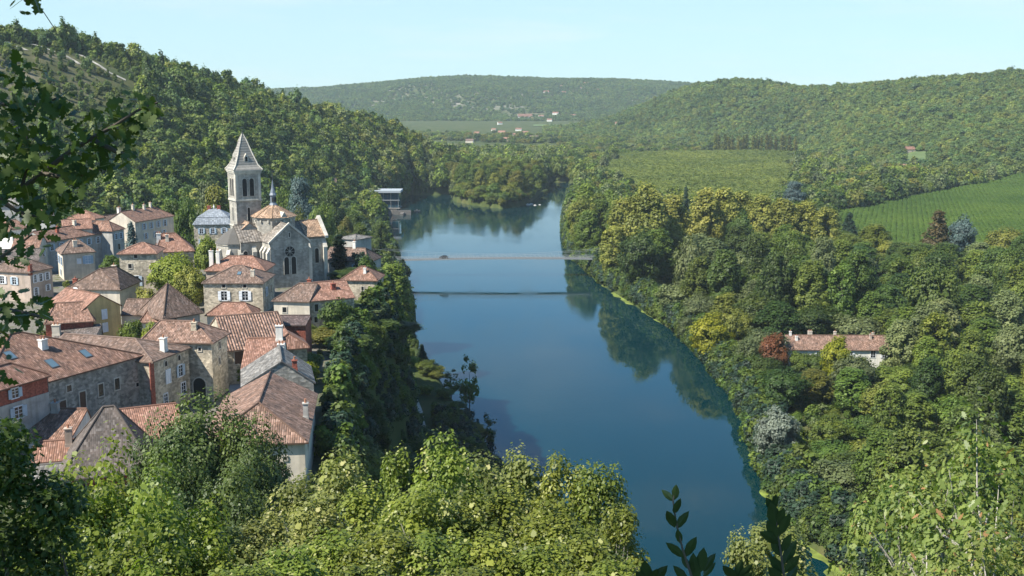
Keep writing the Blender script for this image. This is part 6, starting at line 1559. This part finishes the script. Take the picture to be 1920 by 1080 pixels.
# oak whose trunk stands outside on the left; its low branches hang into view
def left_oak():
    g = gz(-5.2, 1.2); root = empty('oak_tree', (-5.2, 1.2, g)); tag(root, 'dark oak reaching in from the left with shaded lobed leaves', 'tree')
    inv = Vector((-5.2, 1.2, g)); rng = np.random.default_rng(3); mb = MB()
    fork = Vector((-5.0, 1.6, 82.4))
    mb.tube([(-5.2, 1.2, g - .5), (-5.15, 1.3, g + 1.2), fork, (-4.9, 2.2, 84.5), (-4.6, 2.6, 86.2)], [.24, .2, .17, .11, .04], 8)
    def P(px, py, y): return at_y(px, py, y)
    B = [[fork, Vector((-4.0, 3.6, 82.0)), P(-60, 415, 5.0), P(0, 375, 5.0), P(40, 355, 5.05), P(80, 325, 5.0), P(120, 292, 5.0), P(170, 260, 4.95), P(215, 235, 4.9), P(262, 205, 4.9), P(296, 192, 4.9)],
         [fork, Vector((-4.1, 3.8, 82.3)), P(-50, 200, 5.3), P(0, 196, 5.3), P(45, 192, 5.25), P(75, 197, 5.2), P(110, 183, 5.2)],
         [Vector((-5.1, 1.4, 81.4)), Vector((-4.1, 3.6, 81.0)), P(-50, 590, 5.0), P(10, 580, 5.0), P(60, 590, 5.0), P(100, 600, 5.0)],
         [fork, Vector((-4.3, 3.4, 83.2)), P(-30, -30, 5.2), P(30, -10, 5.2), P(60, 5, 5.2)],
         [P(0, 375, 5.0), P(30, 395, 5.0), P(80, 410, 5.0)], [P(40, 355, 5.05), P(55, 300, 5.0), P(50, 255, 5.0)], [P(170, 260, 4.95), P(220, 285, 4.9), P(245, 290, 4.9)],
         [P(80, 325, 5.0), P(130, 335, 4.95), P(190, 318, 4.95)], [P(-50, 560, 5.0), P(5, 480, 5.0), P(60, 440, 5.0)]]
    for q in B:
        n = len(q); mb.tube([Vector(p) for p in q], [.045, .028] + [.017 * (1 - k / n) + .003 for k in range(2, n)] if n > 4 else [.012, .009, .004], 6)
    mb.v = [tuple(Vector(v) - inv) for v in mb.v]; mb.build('trunk', BARK, root)
    CL = [(20, 180, 50, 26), (70, 190, 45, 24), (110, 185, 30, 12), (30, 250, 50, 26), (60, 300, 60, 34), (110, 330, 55, 34), (130, 240, 40, 16), (160, 270, 38, 20), (215, 240, 42, 30), (250, 212, 42, 30), (285, 212, 22, 8), (235, 285, 38, 18), (190, 315, 34, 14),
          (20, 330, 50, 30), (30, 395, 50, 28), (85, 395, 45, 24), (125, 368, 40, 18), (72, 440, 35, 14), (15, 470, 38, 14), (20, 580, 45, 26), (70, 590, 32, 20), (15, 640, 30, 10), (15, 700, 22, 5), (45, 2, 24, 9), (68, 8, 8, 3), (20, 130, 30, 10), (10, 430, 30, 14), (45, 228, 60, 26), (85, 345, 60, 30), (10, 300, 50, 26), (190, 262, 55, 24), (150, 305, 40, 14), (60, 160, 40, 16)]
    Ps, Ns = [], []
    for (px, py, rp, n) in CL:
        for _ in range(int(n * 1.05)):
            a, r = rng.uniform(0, 6.28), rp * rng.uniform(0, 1) ** .5
            y = 5.0 + rng.normal() * .16; Ps.append(P(px + r * math.cos(a), py + r * math.sin(a), y) - inv); Ns.append((rng.normal() * .6, -.5 + rng.normal() * .6, .45 + rng.normal() * .5))
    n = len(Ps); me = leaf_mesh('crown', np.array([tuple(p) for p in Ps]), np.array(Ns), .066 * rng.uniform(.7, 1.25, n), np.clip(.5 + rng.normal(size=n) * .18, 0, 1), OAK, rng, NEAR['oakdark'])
    link_mesh('leaves', me, root)
    # unseen crown clumps, added to shade the low branches, bush and sprigs
    cs = [((-4.6, 2.6, 85.3), (2.6, 1.9, 1.15)), ((-7.6, 5.0, 84.4), (2.0, 1.9, 1.6)), ((-5.9, 3.4, 84.2), (1.7, 1.5, 1.2)), ((-2.2, 1.2, 85.4), (1.9, 1.5, .8)), ((-8.6, 7.2, 82.6), (1.7, 1.6, 1.8)), ((-5.2, 4.4, 83.4), (1.2, 1.2, .8))]
    Ps, Ns = [], []
    for c, r in cs:
        m_ = int(1500 * r[0] * r[1] / 3); d = rng.normal(size=(m_, 3)); d /= np.linalg.norm(d, axis=1, keepdims=True); d *= rng.uniform(.2, 1, (m_, 1)) ** .5
        Ps.append(d * np.array(r) + np.array(c) - np.array(tuple(inv))); Ns.append(d * .5 + np.array([0, 0, .6]) + rng.normal(size=d.shape) * .4)
    Ps, Ns = np.concatenate(Ps), np.concatenate(Ns); n = len(Ps)
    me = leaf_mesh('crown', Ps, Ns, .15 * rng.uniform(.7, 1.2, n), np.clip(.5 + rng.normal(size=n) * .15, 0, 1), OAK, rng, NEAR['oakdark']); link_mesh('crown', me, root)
    # a dangling twig thread
    mb = MB(); mb.tube([P(62, 3, 5.2) - inv, P(80, 20, 5.2) - inv, P(96, 44, 5.2) - inv, P(107, 61, 5.2) - inv], [.003, .002, .002, .0015], 4); mb.build('hanging_twig', BARK, root)
left_oak()
def near_bush(name, label, spots, fol, tmpl, leaf, seed, ground_pt):
    """a bush of leaf clumps: spots = (px, row, y, radius m, leaves)"""
    rng = np.random.default_rng(seed); x, y = ground_pt; g = gz(x, y); inv = Vector((x, y, g)); root = empty(name, inv); tag(root, label, 'bush')
    Ps, Ns = [], []; mb = MB()
    for (px, row, yy, r, n) in spots:
        c = at_y(px, row, yy); d = rng.normal(size=(n, 3)); d /= np.linalg.norm(d, axis=1, keepdims=True); d *= rng.uniform(.1, 1, (n, 1)) ** .45
        Ps.append(d * r + np.array(tuple(c - inv))); Ns.append(d * .6 + np.array([0, 0, .5]) + rng.normal(size=d.shape) * .5)
        q = c - inv; row > 990 and mb.tube([q + Vector((.05, .1, -.7)), q + Vector((0, .05, -.3)), q], [.012, .009, .004], 5)
    Ps, Ns = np.concatenate(Ps), np.concatenate(Ns); n = len(Ps)
    link_mesh('foliage', leaf_mesh('foliage', Ps, Ns, leaf * rng.uniform(.7, 1.25, n), np.clip(.5 + rng.normal(size=n) * .16, 0, 1), tmpl, rng, NEAR[fol]), root); mb.build('stem', BARK, root)
sp = []
rr = random.Random(4)
for _ in range(46):
    px, row = rr.uniform(-60, 118), rr.uniform(815, 1100)
    if row < 830 + max(0, px - 20) * .9 and px > 60: continue
    sp.append((px, row, 9 + rr.uniform(-.5, .5), rr.uniform(.15, .28), 190))
sp += [(28, 800, 9, .12, 40), (40, 830, 9, .16, 60), (20, 860, 9, .2, 80)]
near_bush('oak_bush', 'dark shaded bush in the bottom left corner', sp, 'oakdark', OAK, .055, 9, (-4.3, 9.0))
# dark laurel sprigs just in front of the viewer
def sprig(label, stem, leaves, y):
    base = at_y(*stem[0], y); inv = Vector((base.x, base.y, base.z - .5)); root = empty('laurel_sprig', inv); tag(root, label, 'sprig')
    rng = random.Random(len(leaves) + int(stem[0][0])); mb = MB(); pts = [Vector((0, 0, 0))] + [at_y(px, py, y) - inv for px, py in stem]
    mb.tube(pts, [.005] + [.0042 - .003 * k / len(stem) for k in range(len(stem))], 6); mb.build('stem', BARK, root)
    lm = MB()
    for (ax, ay, bx, by) in leaves:     # a leaf from its foot a to its tip b
        a, b_ = at_y(ax, ay, y) - inv, at_y(bx, by, y + rng.uniform(-.02, .02)) - inv
        d = b_ - a; L = d.length; d.normalize(); s = Vector((rng.uniform(-.3, .3), 1.0, rng.uniform(-.2, .5))); w = d.cross(s).normalized(); nn = w.cross(d)
        c = (a + b_) / 2
        pts = [c + d * (L * t[0]) + w * (L * t[1] * 1.25) + nn * (L * .25 * abs(t[1])) for t in LANCE]
        mid = [c + d * (L * k) for k in (-.5, 0, .5)]
        lm.face([pts[0], pts[1], pts[2], mid[1]]); lm.face([mid[1], pts[2], pts[3], pts[4]]); lm.face([pts[4], pts[5], pts[6], mid[1]]); lm.face([mid[1], pts[6], pts[7], pts[0]])
    o = lm.build('leaves', NEAR['laurel'], root)
    at = o.data.attributes.new('tint', 'FLOAT', 'FACE'); at.data.foreach_set('value', [rng.uniform(.3, .7) for _ in o.data.polygons])
sprig('left dark laurel sprig standing against the water', [(1310, 1120), (1293, 1070), (1280, 1030), (1268, 980), (1262, 940), (1266, 915)],
      [(1264, 940, 1240, 918), (1265, 938, 1268, 908), (1264, 965, 1276, 934), (1266, 990, 1250, 957), (1268, 992, 1292, 958), (1276, 1020, 1270, 992), (1285, 1045, 1306, 1006), (1283, 1046, 1248, 1017), (1292, 1068, 1278, 1040), (1300, 1075, 1300, 1036),
       (1312, 1075, 1320, 1026), (1318, 1072, 1342, 1037), (1318, 1082, 1342, 1054), (1308, 1095, 1300, 1050), (1290, 1092, 1262, 1060)], 3.0)
sprig('taller dark laurel sprig with leaves crossing the pale aspen', [(1475, 1120), (1470, 1080), (1463, 1030), (1457, 990), (1452, 950), (1450, 930)],
      [(1452, 960, 1436, 932), (1453, 955, 1455, 926), (1457, 990, 1444, 940), (1458, 985, 1470, 952), (1460, 1015, 1438, 975), (1461, 1005, 1482, 962), (1464, 1020, 1424, 996), (1466, 1035, 1484, 1000), (1466, 1045, 1446, 1005), (1468, 1060, 1494, 1012), (1470, 1078, 1442, 1040), (1471, 1075, 1500, 1040), (1474, 1095, 1496, 1060), (1470, 1098, 1440, 1062)], 3.1)
sprig('low dark laurel tuft between the two sprigs', [(1385, 1130), (1380, 1095), (1376, 1075)], [(1382, 1090, 1355, 1060), (1380, 1085, 1362, 1062), (1380, 1085, 1392, 1048), (1384, 1090, 1412, 1056), (1386, 1095, 1412, 1072), (1384, 1100, 1352, 1085)], 3.0)
sprig('lowest dark laurel tuft at the bottom edge left of the sprigs', [(1225, 1130), (1215, 1095)], [(1215, 1095, 1208, 1050), (1217, 1095, 1232, 1066), (1213, 1098, 1192, 1070), (1218, 1098, 1252, 1060)], 3.0)
# leafy scrub covering the rest of the near slope
pts, scl = [], []
rng2 = random.Random(12)
for _ in range(1600):
    y = rng2.uniform(4, 110); x = rng2.uniform(-.7 * y - 14, .62 * y + 14); g = gz(x, y)
    if y > 96 and x < -14: continue
    if g < 1 or (abs(x) < 4 and y < 10): continue
    s = rng2.uniform(.06, .16) * (1 + y / 120); pts.append((x, y, g - .15)); scl.append((s, s, s))
scatter('slope_scrub', np.array(pts), np.array(scl), 'low', 'leafy scrub covering the steep slope below the viewpoint')

# ------------------------------------------------------------------ haze over the valley
def haze():
    m = bpy.data.materials.new('valley haze'); m.use_nodes = True; nt = m.node_tree; nt.nodes.remove(nt.nodes['Principled BSDF'])
    v = N(nt, 'ShaderNodeVolumePrincipled'); v.inputs['Color'].default_value = (.74, .90, .96, 1); v.inputs['Density'].default_value = HAZE
    nt.links.new(v.outputs[0], nt.nodes['Material Output'].inputs['Volume'])
    mb = MB(); mb.box(-5200, -200, -6, 6200, 5800, 235); o = mb.build('haze', m); o['kind'] = 'stuff'
HAZE = 7e-5
haze()
